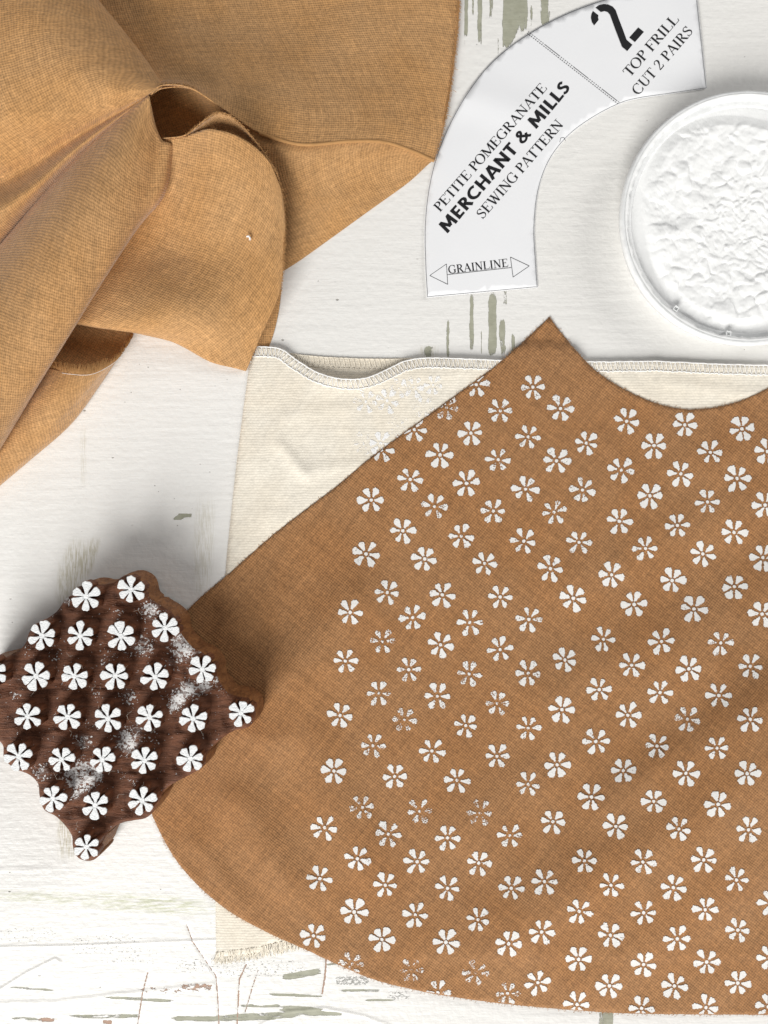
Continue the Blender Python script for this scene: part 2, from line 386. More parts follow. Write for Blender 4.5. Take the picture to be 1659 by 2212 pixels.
# ================================================================== the table top
def build_table():
    def axis(lo, hi, d0, d1, fine, coarse, far):
        a = [-far, -far / 3] if False else []
        xs = list(np.arange(lo, d0, coarse)) + list(np.arange(d0, d1, fine)) + list(np.arange(d1, hi + coarse, coarse))
        return np.array([lo - far, lo - far / 4] + xs + [xs[-1] + far / 4, xs[-1] + far])
    xs = axis(-120, 1780, -10, 800, 2.2, 6.0, 2500); ys = axis(-120, 2240, 1900, 2230, 2.2, 6.0, 2500)
    X, Y = np.meshgrid(xs, ys); nx, ny = len(xs), len(ys)
    A = np.zeros((ny, nx, 4)); B = np.zeros((ny, nx, 4)); H = np.zeros((ny, nx))
    A[..., 3] = B[..., 3] = 1
    def ell(arr, ch, cx, cy, rx, ry, s, rot=0.0):
        c, sn = math.cos(rot), math.sin(rot); dx, dy = X - cx, Y - cy
        u = (dx * c + dy * sn) / rx; v = (-dx * sn + dy * c) / ry
        d = (u ** 4 + v ** 4) ** .25
        arr[..., ch] = np.maximum(arr[..., ch], s * np.clip(2.2 * (1 - d), 0, 1))
    def line(arr, ch, pts, wd, s):
        for (x0, y0), (x1, y1) in zip(pts[:-1], pts[1:]):
            dx, dy = x1 - x0, y1 - y0; L = dx * dx + dy * dy
            t = np.clip(((X - x0) * dx + (Y - y0) * dy) / L, 0, 1)
            d = np.hypot(X - x0 - t * dx, Y - y0 - t * dy)
            val = s * np.clip(1.5 * (1 - d / wd), 0, 1)
            if arr is H: arr[...] = np.where(np.abs(val) > np.abs(arr), val, arr)
            else: arr[..., ch] = np.maximum(arr[..., ch], val)
    # bare olive streaks (grain up and down) near the paper and above the cream cloth
    for q in [(1007, 30, 7, 75, .62), (1036, 40, 9, 90, .66), (1092, 60, 13, 70, .68), (1104, 20, 26, 100, .68), (1128, 15, 18, 80, .64), (1178, 15, 16, 60, .66), (1060, 10, 9, 50, .58),
              (968, 730, 8, 62, .66), (1018, 700, 8, 95, .64), (1064, 700, 16, 95, .68), (1085, 730, 12, 60, .62), (1108, 750, 8, 45, .6), (925, 760, 22, 22, .5),
              (960, 560, 5, 30, .4)]:
        ell(A, 0, *q)
    for q in [(1020, 8, 5, 40, .58), (1075, 100, 5, 30, .55), (1150, 35, 6, 45, .56), (1090, 640, 10, 30, .56), (1040, 735, 6, 45, .58), (985, 690, 4, 40, .5), (1002, 95, 4, 20, .5)]:
        ell(A, 0, *q)
    # brushed bare patches beside the carved block
    for q in [(160, 1235, 34, 78, .9, .25), (195, 1205, 14, 50, .9, .3), (440, 1175, 26, 110, .45, 0.05), (145, 1790, 26, 75, .95), (135, 1265, 12, 60, .7), (180, 985, 8, 70, .4), (430, 1250, 10, 40, .4)]:
        ell(B, 2, *q)
    ell(A, 0, 1310, 2202, 26, 30, .60)
    for q in [(925, 768, 26, 24, .6), (1115, 765, 20, 30, .5), (960, 590, 20, 40, .3)]: ell(B, 2, *q)
    ell(A, 1, 396, 1116, 34, 8, .62, -0.25)
    ell(A, 1, 390, 1112, 20, 5, .64, -0.25)
    # pale green smear across the lower left
    for x0, x1, y0, y1, hh, s in [(-60, 250, 1932, 1946, 16, .75), (150, 480, 1942, 1962, 24, .95), (430, 640, 1958, 1972, 18, .6)]:
        ell(B, 0, (x0 + x1) / 2, (y0 + y1) / 2, (x1 - x0) / 2, hh, s, math.atan2(y1 - y0, x1 - x0))
    # scabbed dots
    for q in [(60, 2020, 110, 30, .40), (230, 2040, 130, 40, .41), (280, 2066, 110, 30, .40), (440, 2085, 100, 28, .42), (560, 2092, 170, 32, .42), (760, 2118, 60, 16, .5), (860, 2150, 40, 18, .46)]:
        ell(B, 1, *q)
    # long olive strokes and dashes
    for q in [(652, 2105, 62, 11, .66, -.18), (652, 2182, 66, 12, .72, .06), (700, 2190, 60, 7, .64), (560, 2196, 130, 12, .62, -.05), (430, 2200, 90, 9, .6), (300, 2158, 110, 6, .60, .06), (640, 2150, 90, 5, .60, .04),
              (560, 2172, 70, 6, .60), (70, 2136, 70, 4, .62, .06), (780, 2140, 70, 5, .6), (820, 2160, 50, 4, .58), (230, 2195, 120, 7, .56), (80, 2200, 90, 6, .54), (740, 2080, 60, 5, .55, -.1), (1420, 860, 50, 4, .5)]:
        ell(A, 1, *q)
    # rust
    for q in [(365, 2138, 110, 12, .46), (425, 2132, 55, 13, .52), (100, 2203, 30, 7, .58), (232, 2208, 16, 7, .6)]:
        ell(A, 2, *q)
    for pts, wd, s in [([(403, 1998), (416, 2034), (440, 2070), (466, 2108), (470, 2150), (473, 2215)], 3.2, .62), ([(319, 2102), (308, 2144), (297, 2215)], 3.4, .62),
                       ([(705, 2070), (702, 2110), (696, 2146)], 4.2, .66), ([(532, 2084), (517, 2115), (512, 2215)], 3.6, .62), ([(558, 2095), (546, 2130), (530, 2185)], 3.4, .58)]:
        line(A, 2, pts, wd, s); line(H, 0, pts, wd * 1.3, -0.18)
    # paint ridges
    line(H, 0, [(-60, 2050), (0, 2046), (150, 2043), (330, 2036), (470, 2030), (760, 2022)], 4, 0.28)
    line(H, 0, [(-20, 2148), (0, 2137), (60, 2100), (119, 2071), (130, 2078)], 4.5, 0.35)
    line(H, 0, [(-60, 1880), (60, 1878), (110, 1875)], 5, 0.25)
    line(H, 0, [(-60, 2170), (120, 2164), (330, 2140), (460, 2126)], 7, 0.22)
    line(H, 0, [(560, 2215), (620, 2185), (700, 2178), (790, 2196), (840, 2215)], 5, 0.3)
    f = 1.0
    V = np.column_stack([((X - CX) * U).ravel(), ((CY - Y) * U).ravel(), (H * 0.001).ravel()])
    idx = np.arange(nx * ny).reshape(ny, nx)
    F = np.column_stack([idx[1:, :-1].ravel(), idx[1:, 1:].ravel(), idx[:-1, 1:].ravel(), idx[:-1, :-1].ravel()])
    me = bpy.data.meshes.new('table_top')
    me.vertices.add(len(V)); me.vertices.foreach_set('co', V.astype(np.float32).ravel())
    me.loops.add(F.size); me.loops.foreach_set('vertex_index', F.astype(np.int32).ravel())
    me.polygons.add(len(F)); me.polygons.foreach_set('loop_start', np.arange(0, F.size, 4, dtype=np.int32))
    me.update(calc_edges=True); me.polygons.foreach_set('use_smooth', [True] * len(F))
    me.attributes.new('wear_a', 'FLOAT_COLOR', 'POINT').data.foreach_set('color', A.reshape(-1).astype(np.float32))
    me.attributes.new('wear_b', 'FLOAT_COLOR', 'POINT').data.foreach_set('color', B.reshape(-1).astype(np.float32))
    me.materials.append(M['table'])
    o = bpy.data.objects.new('table_top', me); COL.objects.link(o)
    o['kind'] = 'structure'; o['label'] = 'white painted table top with chips showing olive green'
build_table()

# ================================================================== cream canvas cloth
CANVAS_FRONT = [(545, 749, 1), (575, 749), (610, 755), (645, 780), (690, 806), (740, 818), (790, 816), (830, 800), (870, 781), (905, 774), (960, 773), (1060, 777), (1180, 780), (1300, 781), (1420, 780), (1560, 786), (1720, 790, 1),
                (1720, 2010, 1), (1200, 2020), (640, 2034), (560, 2056), (467, 2068, 1), (466, 1935), (470, 1700), (480, 1400), (487, 1240), (496, 1140), (511, 1000), (530, 850)]
cf = closed_smooth(CANVAS_FRONT, 9.0)
def z_canvas(x, y):
    x = np.asarray(x, float); y = np.asarray(y, float)
    xl = np.interp(y, [749, 850, 1000, 1140, 1240, 1400, 1700, 1935, 2068], [545, 530, 511, 496, 487, 480, 470, 466, 467])
    z = 0.9 + 1.3 * np.clip(1 - (y - 1000) / 200, 0, 1)
    e = np.clip((x - xl) / 16, 0, 1); z = z * np.sqrt(1 - (1 - e) ** 2 * 0.93)
    z += 2.6 * np.exp(-((x - 745) / 75) ** 2) * np.exp(-((y - 815) / 28) ** 2)          # lifted, drooping edge
    z += ridge(x, y, (610, 965), (655, 1020), 13, 1.2) + ridge(x, y, (655, 1022), (800, 1000), 16, 0.7)
    z += ridge(x, y, (1000, 800), (880, 815), 22, 0.7) + ridge(x, y, (1415, 790), (1410, 870), 9, 0.6) + ridge(x, y, (1450, 830), (1640, 850), 12, 0.8)
    z += ridge(x, y, (620, 900), (760, 880), 14, 0.45) + ridge(x, y, (560, 1180), (600, 1030), 14, 0.4) + ridge(x, y, (1330, 800), (1400, 860), 12, 0.5)
    z += ridge(x, y, (560, 1000), (640, 870), 30, 0.6) + ridge(x, y, (590, 1120), (760, 1040), 25, 0.5)
    return z
canvas = thing('canvas_cloth', 'cream canvas cloth with white overlocked top edge, lying under the printed brown linen', 'cloth', loc=P(1000, 1400, 0))
def child_world(o, parent):
    o.parent = parent; o.matrix_parent_inverse = parent.matrix_basis.inverted(); return o
# all meshes are written in world metres, so parts undo the thing's base offset
def part(o, parent): return child_world(o, parent)

xy, tr = fill(cf, 8.0)
zz = z_canvas(xy[:, 0], xy[:, 1]) + 0.12 * fbm(xy[:, 0], xy[:, 1], 90, 2.0)
zz = np.maximum(zz, 0.25)
V = [P(a, b, c) for (a, b), c in zip(xy, zz)]
o = mesh_obj('front_layer', V, tr, M['canvas'], uv=xy * U); part(o, canvas); solidify(o, 0.2)
# back layer peeping out where the front edge droops
bk = closed_smooth([(552, 753, 1), (640, 764), (700, 770), (800, 774), (900, 773), (1000, 776), (1100, 782, 1), (1100, 900, 1), (560, 900, 1)], 12)
xy2, tr2 = fill(bk, 12)
V = [P(a, b, 0.45) for a, b in xy2]
o = mesh_obj('back_layer', V, tr2, M['canvas'], uv=xy2 * U + 0.01); part(o, canvas)

def overlock(path, zf, width, mat, name, pitch=7.5, r=0.00020, lift=0.25, heavy=True):
    """zig-zag loops and two edge cords of a serged edge that runs along path (grid units)"""
    p = crom(path, 400); seg = np.concatenate([[0], np.cumsum(np.linalg.norm(np.diff(p, axis=0), axis=1))])
    n = int(seg[-1] / pitch); lines = []; top = []; low = []; zig = []
    for i in range(n * 2 + 1):
        s = i * pitch / 2
        x = np.interp(s, seg, p[:, 0]); y = np.interp(s, seg, p[:, 1])
        x2 = np.interp(s + 2, seg, p[:, 0]); y2 = np.interp(s + 2, seg, p[:, 1])
        L = math.hypot(x2 - x, y2 - y) + 1e-6; nx, ny = -(y2 - y) / L, (x2 - x) / L   # to the inside
        j = random.uniform(-0.9, 0.9)
        a = (x + nx * 0.5, y + ny * 0.5 + j * 0.6); b = (x + nx * (width + j), y + ny * (width + j))
        za = float(zf(*a)) + lift; zb = float(zf(*b)) + lift
        top.append(P(a[0], a[1], za + 0.15 * (i % 2))); low.append(P(b[0], b[1] + (1.1 if i % 2 else -0.6), zb + 0.1 * (i % 2)))
        zig.append(P(*(a if i % 2 == 0 else b), (za if i % 2 == 0 else zb) + 0.12))
        if False: lines.append([P(a[0] + 1.5, a[1], za + .1), P((a[0] + b[0]) / 2 + 2.0 + j, (a[1] + b[1]) / 2, (za + zb) / 2 + .22), P(b[0] + 1.0, b[1], zb + .1)])
    v1, f1 = tubes([top], r * (2.0 if heavy else 1.1), 6); v2, f2 = tubes([low], r * (1.7 if heavy else 1.0), 6); v3, f3 = tubes([[zig[q], zig[q + 1]] for q in range(len(zig) - 1)], r, 5)
    Vv = v1 + v2 + v3; Ff = f1 + [tuple(k + len(v1) for k in q) for q in f2] + [tuple(k + len(v1) + len(v2) for k in q) for q in f3]
    o = mesh_obj(name, Vv, Ff, mat); part(o, canvas); o['kind'] = 'stuff'; return o
zc = lambda x, y: z_canvas(np.array([x]), np.array([y]))[0]
edge_path = [p[:2] for p in CANVAS_FRONT[:17]]
overlock(edge_path, zc, 21, M['thread_white'], 'overlock_stitching', pitch=10.0, r=0.00018, lift=0.16)
overlock([(600, 757), (640, 765), (700, 771), (800, 775), (900, 775), (960, 777)], lambda x, y: 0.5, 22, M['thread_cream'], 'overlock_stitching', pitch=11, r=0.00016, heavy=False)
# thread tail at the corner
v, f = tubes([[P(541, 752, 3.0), P(538, 762, 3.0), P(536, 772, 2.4), P(539, 780, 1.5), P(536, 786, 1.0)]], 0.0010, 6)
part(mesh_obj('thread_tail', v, f, M['thread_white']), canvas)
# frayed bottom
lines = []
for i in range(420):
    t = random.random(); x = 466 + t * 250; y0 = np.interp(x, [466, 560, 640, 716], [2062, 2050, 2030, 2030])
    L = random.uniform(9, 24); dx = random.gauss(0, 5); z0 = random.uniform(0.3, 1.2)
    lines.append([P(x, y0 - 4, z0), P(x + dx * .4, y0 + L * .5, z0 * .8 + random.uniform(-.1, .4)), P(x + dx, y0 + L, random.uniform(0.2, 0.9))])
v, f = tubes(lines, 0.00020, 4)
o = mesh_obj('frayed_edge', v, f, M['thread_cream']); part(o, canvas); o['kind'] = 'stuff'

# ================================================================== printed brown linen piece
# footprint of the carved block that rests on it
Z5 = lambda x, y: (x * .36, y * .36 + 1194.4)
SO = [(440, 250), (490, 195), (540, 180), (620, 190), (690, 175), (730, 145), (790, 134), (850, 170), (876, 240), (905, 275), (955, 310), (1015, 345), (1062, 400), (1082, 475), (1150, 560), (1235, 612), (1290, 680), (1315, 765), (1365, 835), (1420, 858), (1480, 872), (1524, 915), (1532, 985), (1490, 1045),
      (1400, 1068), (1310, 1130), (1245, 1200), (1225, 1275), (1150, 1325), (1060, 1372), (990, 1420), (945, 1510), (885, 1585), (800, 1605), (735, 1618), (675, 1650), (635, 1700), (605, 1765), (590, 1820), (540, 1848), (470, 1830), (438, 1765), (432, 1700), (395, 1640), (335, 1580), (265, 1540), (238, 1460), (228, 1385),
      (175, 1330), (85, 1292), (25, 1230), (18, 1155), (-30, 1100), (-70, 1020), (-75, 930), (-60, 850), (-100, 790), (-120, 715), (-85, 655), (-10, 635), (95, 600), (155, 540), (182, 465), (255, 412), (340, 352), (395, 275)]
so = closed_smooth([Z5(*p) for p in SO], 5.0)
PRINT_OUT = [(1187, 685, 1), (1210, 716), (1240, 752), (1275, 790), (1310, 818), (1360, 847), (1420, 872), (1480, 884), (1540, 881), (1600, 866), (1659, 838), (1730, 795, 1),
             (1730, 2192, 1), (1600, 2192), (1384, 2190), (1264, 2184), (1114, 2171), (994, 2156), (904, 2140), (808, 2116), (724, 2081), (664, 2053), (590, 2020), (520, 1984), (470, 1950), (420, 1905), (375, 1850), (335, 1775), (305, 1690), (300, 1600, 1),
             (310, 1450), (404, 1320), (500, 1235), (597, 1150), (725, 1052), (802, 988), (917, 903), (1058, 800), (1125, 743)]
po = closed_smooth(PRINT_OUT, 8.0)
# a cut edge is never quite clean
tn = np.array([mnoise.noise(Vector((a / 9, b / 9, 3))) for a, b in po]); po = po + (tn * 1.1)[:, None] * np.array([0.6, 0.8])
def z_print(x, y):
    x = np.asarray(x, float); y = np.asarray(y, float)
    xl = np.interp(y, [749, 850, 1000, 1140, 1240, 1400, 1700, 1935, 2068], [545, 530, 511, 496, 487, 480, 470, 466, 467])
    s_ = lambda v: v * v * (3 - 2 * v)
    over = s_(np.clip((x - xl + 26) / 26, 0, 1)) * s_(np.clip((2085 - y) / 24, 0, 1)) * s_(np.clip((y - 735) / 30, 0, 1))
    z = 0.75 + over * (0.85 + 1.3 * np.clip(1 - (y - 1000) / 200, 0, 1))
    z = z + 11.0 * np.exp(-((x * .55 + y * .83 - 2300) / 235) ** 2) * np.clip((x - 850) / 600, 0, 1.2) ** 1.5
    z = z + ridge(x, y, (980, 2080), (1330, 1880), 150, 3.0) 
    z = z + ridge(x, y, (1120, 2010), (1700, 1640), 80, 2.6) + ridge(x, y, (1290, 2120), (1720, 1830), 66, 3.2) + ridge(x, y, (1420, 2200), (1740, 1990), 58, 2.6)
    z = z + ridge(x, y, (1020, 1790), (1480, 1440), 80, 2.6) + ridge(x, y, (1200, 1500), (1700, 1260), 75, 3.4) + ridge(x, y, (1330, 1720), (1720, 1480), 52, 3.2)
    z = z + ridge(x, y, (1260, 1250), (1680, 1060), 60, 2.4) + ridge(x, y, (1000, 1300), (1300, 1080), 70, 0.9) + ridge(x, y, (1500, 1010), (1720, 930), 45, 1.3)
    z = z + ridge(x, y, (600, 1540), (760, 1310), 62, 5.0) + ridge(x, y, (520, 1740), (620, 1900), 48, 3.2) + ridge(x, y, (430, 1830), (520, 1950), 22, 1.2) + ridge(x, y, (660, 1600), (780, 1850), 60, 2.4)
    return z
fp = so[::3] * 0.955 + np.array([CX, CY]) * 0.045        # the block's footprint at table height
def block_gap(x, y):
    d = edge_dist(x, y, fp); d[in_poly(np.ravel(x), np.ravel(y), fp)] = 0; return d
def z_lin(x, y):
    x = np.atleast_1d(np.asarray(x, float)); y = np.atleast_1d(np.asarray(y, float))
    z = z_print(x, y)
    xl = np.interp(y, [749, 850, 1000, 1140, 1240, 1400, 1700, 1935, 2068], [545, 530, 511, 496, 487, 480, 470, 466, 467])
    inside = (x > xl - 2) & (y < 2075) & (y > 745)
    z = np.where(inside, np.maximum(z, z_canvas(x, y) + 0.62), z)
    cap = 2.35 + np.maximum(0, block_gap(x, y) - 4) * 0.045
    return np.where(z > cap, cap + 0.12 * np.log1p(np.maximum(z - cap, 0)), z)
zl1 = lambda x, y: float(np.maximum(z_print(x, y), z_canvas(x, y) + 0.62 if (y < 2075 and y > 745) else 0))
xy, tr = fill(po, 7.5)
zz = z_print(xy[:, 0], xy[:, 1]) + 0.10 * fbm(xy[:, 0], xy[:, 1], 70, 8.0, 2)
zz = z_lin(xy[:, 0], xy[:, 1]) + 0.10 * fbm(xy[:, 0], xy[:, 1], 70, 8.0, 2) * (1 - np.exp(-block_gap(xy[:, 0], xy[:, 1]) / 60))
ang = math.radians(38); R2 = np.array([[math.cos(ang), -math.sin(ang)], [math.sin(ang), math.cos(ang)]])
printed = thing('printed_linen', 'brown linen cut piece with curved neckline, block printed with white six petal flowers', 'cloth', loc=P(1100, 1500, 0))
V = [P(a, b, c) for (a, b), c in zip(xy, zz)]
o = mesh_obj('linen', V, tr, M['linen_print'], uv=(xy * U) @ R2); part(o, printed); solidify(o, 0.55)

# cut-edge fuzz
lines = []
for i in range(0, len(po)):
    for _ in range(3):
        a = po[i] + (po[(i + 1) % len(po)] - po[i]) * random.random()
        if a[0] > 1680 or (a[0] < 500 and 1330 < a[1] < 1760): continue
        an = random.uniform(0, 2 * PI); L = random.uniform(2, 7)
        z0 = float(z_print(*a)) - random.uniform(0, .4)
        lines.append([P(a[0], a[1], z0), P(a[0] + math.cos(an) * L * .5, a[1] + math.sin(an) * L * .5, z0 + random.uniform(-.2, .2)), P(a[0] + math.cos(an + .6) * L, a[1] + math.sin(an + .6) * L, max(.2, z0 + random.uniform(-.3, .2)))])
v, f = tubes(lines, 0.00009, 3)
o = mesh_obj('frayed_edge', v, f, M['thread_brown']); part(o, printed); o['kind'] = 'stuff'

TA, TB, TC, TD, TE, TF = (597.2, 796.3), (1128.1, 796.3), (597.2, 1260.8), (1128.1, 1260.8), (597.2, 1714.0), (1128.1, 1714.0)
FL = {
 TA: [(1348,108,.3),(1148,262,.62),(930,412,.35),(708,548,.25),(1512,285),(1312,435,.2),(1105,582,.2),(1497,615),(902,748,.2),(1283,775,.2),(640,888,.15),(1066,930,.35),(1465,962),(853,1095,.2),(1248,1130),(605,1250,.15),(1000,1285,.1),(1405,1315,.2)],
 TB: [(72,125),(258,270,.2),(432,503,.2),(705,355,.25),(1097,380,.1),(1483,408,.1),(40,460),(232,622),(668,685),(890,520,.2),(1268,565,.1),(1655,560,.05),(1070,710,.2),(1450,742,.1),(862,858,.1),(1250,900,.3),(407,820),(215,970,.45),(22,815),(655,1030,.2),(1048,1058,.25),(1430,1105,.2),(1640,920,.1),(10,1165,.3),(383,1172),(832,1215,.25),(1220,1252,.1),(1625,1275,.1),(190,1350,.3),(603,1392,.15),(1012,1430,.1),(1432,1472,.1)],
 TC: [(748,60),(1120,75,.2),(1510,90,.25),(497,195,.2),(920,230,.4),(1305,262,.4),(715,392,.5),(1107,412,.35),(1510,445,.35),(465,522,.3),(893,580,.45),(1300,610,.35),(690,738,.45),(1085,760,.4),(1490,808,.45),(430,888,.15),(865,918,.5),(1278,958,.35),(650,1095,.4),(1050,1130,.25),(1488,1165,.3),(388,1265,.15),(797,1302,.2),(1218,1328,.2)],
 TD: [(345,98,.15),(755,140,.15),(1160,170,.1),(1620,205,.1),(45,240,.3),(548,375,.25),(940,390,.25),(1340,400,.3),(288,515,.2),(738,550,.3),(1125,575,.15),(1540,558,.2),(40,605,.4),(520,715,.2),(930,735,.25),(1327,755,.25),(268,850,.15),(712,888,.15),(1115,915,.4),(1540,915,.2),(40,975,.35),(497,1065,.2),(910,1095,.25),(1315,1110,.3),(235,1222,.15),(682,1262,.15),(1105,1280,.15),(1518,1282,.1),(40,1355,.25),(467,1440,.15),(888,1470,.1),(1322,1490,.1)],
 TE: [(580,95,.5),(965,120,.62),(1375,130,.6),(325,232,.3),(755,275,.35),(1155,300,.35),(1575,285,.45),(545,440,.2),(950,460,.3),(1365,470,.35),(292,575,.2),(735,620,.2),(1155,640,.25),(1585,640,.2),(525,800,.1),(938,820,.15),(1360,852,.3),(250,960,.1),(712,985,.0),(1143,1005,.05),(1567,1015,.15),(510,1150,.56),(910,1195,.66),(1345,1210,.68),(1090,1345,.45),(1560,1350,.5)],
 TF: [(207,190,.2),(632,222,.05),(1057,240,.2),(1528,245,.2),(420,455,.2),(815,462,.25),(1225,448,.25),(1447,585,.2),(150,595,.2),(600,620,.3),(1020,635,.2),(385,795,.2),(820,805,.2),(1235,785,.2),(1455,922,.2),(130,935,.2),(595,957,.2),(1047,980,.2),(380,1120,.1),(820,1155,.15),(1245,1138,.1),(1455,1280,.1),(105,1278,.1),(588,1298,.1),(1028,1300,.1),(370,1425,.2),(805,1450,.1),(1240,1445,.1),(1660,1440,.2),(1675,740,.2),(1670,1110,.2)],
}
def petal_outline(ang, R, wid, jit, inner=0.2):
    prof = [(inner, .05), (.42, .105), (.60, .165), (.76, .205), (.90, .195), (.985, .10)]
    L = [(r, w_ * wid) for r, w_ in prof] + [(1.02, 0.0)] + [(r, -w_ * wid) for r, w_ in reversed(prof)]
    out = []
    for r, q in L:
        r = r * R * (1 + random.uniform(-jit, jit)); q = q * R + random.uniform(-jit, jit) * R * .6
        out.append((r * math.cos(ang) - q * math.sin(ang), r * math.sin(ang) + q * math.cos(ang)))
    return out
def clip_half(poly, p0, nrm):
    out = []; n = len(poly)
    for i in range(n):
        a, b = poly[i], poly[(i + 1) % n]
        da = (a[0] - p0[0]) * nrm[0] + (a[1] - p0[1]) * nrm[1]; db = (b[0] - p0[0]) * nrm[0] + (b[1] - p0[1]) * nrm[1]
        if da >= 0: out.append(a)
        if (da >= 0) != (db >= 0):
            t = da / (da - db); out.append((a[0] + (b[0] - a[0]) * t, a[1] + (b[1] - a[1]) * t))
    return out
def print_flower(cx, cy, R, wear, zf, edge, parent, wid=1.0, lift=0.28, mat='print'):
    rot = math.radians(-4 + random.gauss(0, 5)); polys = []
    for k in range(6):
        a = rot + k * PI / 3 + random.gauss(0, 0.07); rr = R * random.uniform(.9, 1.08)
        polys.append([(cx + x, cy - y) for x, y in petal_outline(a, rr, wid * random.uniform(.85, 1.15), .035)])
    polys.append([(cx + R * .15 * math.cos(t) * random.uniform(.9, 1.1), cy + R * .15 * math.sin(t) * random.uniform(.9, 1.1)) for t in np.linspace(0, 2 * PI, 10)[:-1]][::-1])
    if edge is not None:
        d = np.hypot(edge[:, 0] - cx, edge[:, 1] - cy); i = int(d.argmin())
        if d[i] < R * 1.2:
            t = edge[(i + 2) % len(edge)] - edge[i - 2]; nrm = np.array([-t[1], t[0]]); nrm /= np.linalg.norm(nrm)
            q = edge[i] + nrm * 12
            if not in_poly([q[0]], [q[1]], edge)[0]: nrm = -nrm
            polys = [clip_half(p, edge[i] + nrm * 1.0, nrm) for p in polys]
            polys = [p for p in polys if len(p) >= 3]
    V = []; F = []; UVs = []; rim = []
    for p in polys:
        ar = sum(p[i][0] * p[(i + 1) % len(p)][1] - p[(i + 1) % len(p)][0] * p[i][1] for i in range(len(p)))
        if ar > 0: p = p[::-1]
        c = np.mean(p, axis=0); b = len(V)
        V.append(P(c[0], c[1], float(zf(*c)) + lift)); UVs.append(c * U); rim.append(1.0)
        for q in p: rim.append(0.0)
        for q in p: V.append(P(q[0], q[1], float(zf(*q)) + lift)); UVs.append(np.array(q) * U)
        n = len(p)
        for i in range(n): F.append((b, b + 1 + i, b + 1 + (i + 1) % n))
    if not F: return
    o = mesh_obj('printed_flower', V, F, M[mat], uv=np.array(UVs), attrs={'rim': rim}); part(o, parent); o['wear'] = float(wear)
    return o
for T, lst in FL.items():
    for e in lst:
        wv = e[2] if len(e) > 2 else 0.3
        print_flower(T[0] + e[0] * .32, T[1] + e[1] * .32, 29.6 * random.uniform(.95, 1.04), wv + random.uniform(-.06, .08), zl1, po, printed, wid=(1.36 if wv < .2 else 1.24) * random.uniform(.93, 1.07))
# ghost prints that missed the linen and hit the cream canvas
for cx, cy, wv, R in [(790, 868, .55, 29), (836, 866, .45, 30), (862, 838, .62, 24), (893, 836, .5, 25), (935, 832, .5, 23), (822, 958, .35, 28), (785, 958, .75, 27), (915, 880, .78, 27), (858, 920, .8, 27)]:
    print_flower(cx, cy, R, wv, z_canvas, None, canvas, wid=1.35, lift=0.2, mat='ghost')

# ================================================================== draped brown linen bundle
bundle = thing('draped_linen', 'unprinted brown linen bundled into loose rolls and folds beside the paper pattern', 'cloth', loc=P(350, 400, 0))
def loft(name, rows, nu=90, nv=90, rot=20, thick=0.6, wr=0.35, seed=0.0, mat='linen'):
    """smooth sheet through rows of (x, y, height mm) points"""
    rr = [crom(r, nu) for r in rows]
    g = np.array(rr)                                   # rows x nu x 3
    full = np.stack([crom_idx(g[:, i, :], nv) for i in range(nu)], axis=1)    # nv x nu x 3
    full[..., 2] = np.maximum(full[..., 2], 0.3); full[..., 2] *= 1 + 0.32 * np.clip((full[..., 2] - 3) / 8, 0, 1)
    n = wr * fbm(full[..., 0], full[..., 1], 60, seed, 2).reshape(nv, nu)
    full[..., 2] += n + 0.25 * wr * fbm(full[..., 0], full[..., 1], 21, seed + 4, 2).reshape(nv, nu)
    W = np.array([[P(*q) for q in row] for row in full])
    du = np.concatenate([np.zeros((nv, 1)), np.cumsum(np.linalg.norm(np.diff(W, axis=1), axis=2), axis=1)], axis=1)
    dv = np.concatenate([np.zeros((1, nu)), np.cumsum(np.linalg.norm(np.diff(W, axis=0), axis=2), axis=0)], axis=0)
    # keep threads even: average spacing across the sheet
    a = math.radians(rot); uu = du - du.mean(axis=1, keepdims=True) ; vv = dv - dv.mean(axis=0, keepdims=True)
    UV = np.column_stack([(uu * math.cos(a) - vv * math.sin(a)).ravel(), (uu * math.sin(a) + vv * math.cos(a)).ravel()]) + seed
    idx = np.arange(nu * nv).reshape(nv, nu)
    F = np.column_stack([idx[1:, :-1].ravel(), idx[1:, 1:].ravel(), idx[:-1, 1:].ravel(), idx[:-1, :-1].ravel()])
    o = mesh_obj(name, W.reshape(-1, 3), F.tolist(), M[mat], uv=UV); part(o, bundle); solidify(o, thick)
    return full
def crom_idx(p, n):
    """Catmull-Rom through points by index (keeps rows aligned)"""
    k = len(p); ext = np.vstack([2 * p[0] - p[1], p, 2 * p[-1] - p[-2]])
    s = np.linspace(0, k - 1, n); i = np.clip(s.astype(int), 0, k - 2); t = (s - i)[:, None]
    p0, p1, p2, p3 = ext[i], ext[i + 1], ext[i + 2], ext[i + 3]
    return 0.5 * (2 * p1 + (p2 - p0) * t + (2 * p0 - 5 * p1 + 4 * p2 - p3) * t ** 2 + (3 * p1 - p0 - 3 * p2 + p3) * t ** 3)

# flat panel at the back, its lower edge arching over the opening
loft('flat_panel', [
    [(100, -60, 3), (400, -60, 3), (700, -60, 3), (900, -60, 2.5), (994, -60, 2)],
    [(150, 40, 5), (420, 40, 5), (700, 40, 5), (890, 50, 4), (989, 60, 2)],
    [(230, 130, 11), (440, 130, 11), (690, 140, 8.5), (870, 150, 6), (976, 170, 2.5)],
    [(300, 180, 22), (470, 190, 16), (680, 240, 13), (860, 250, 9), (958, 275, 3.5)],
    [(325, 205, 28), (350, 183, 29), (410, 188, 26), (470, 226, 21), (560, 287, 17), (650, 311, 16), (760, 304, 13), (830, 306, 11), (890, 325, 8), (938, 346, 4)],
], rot=4, seed=1.3, thick=0.5)
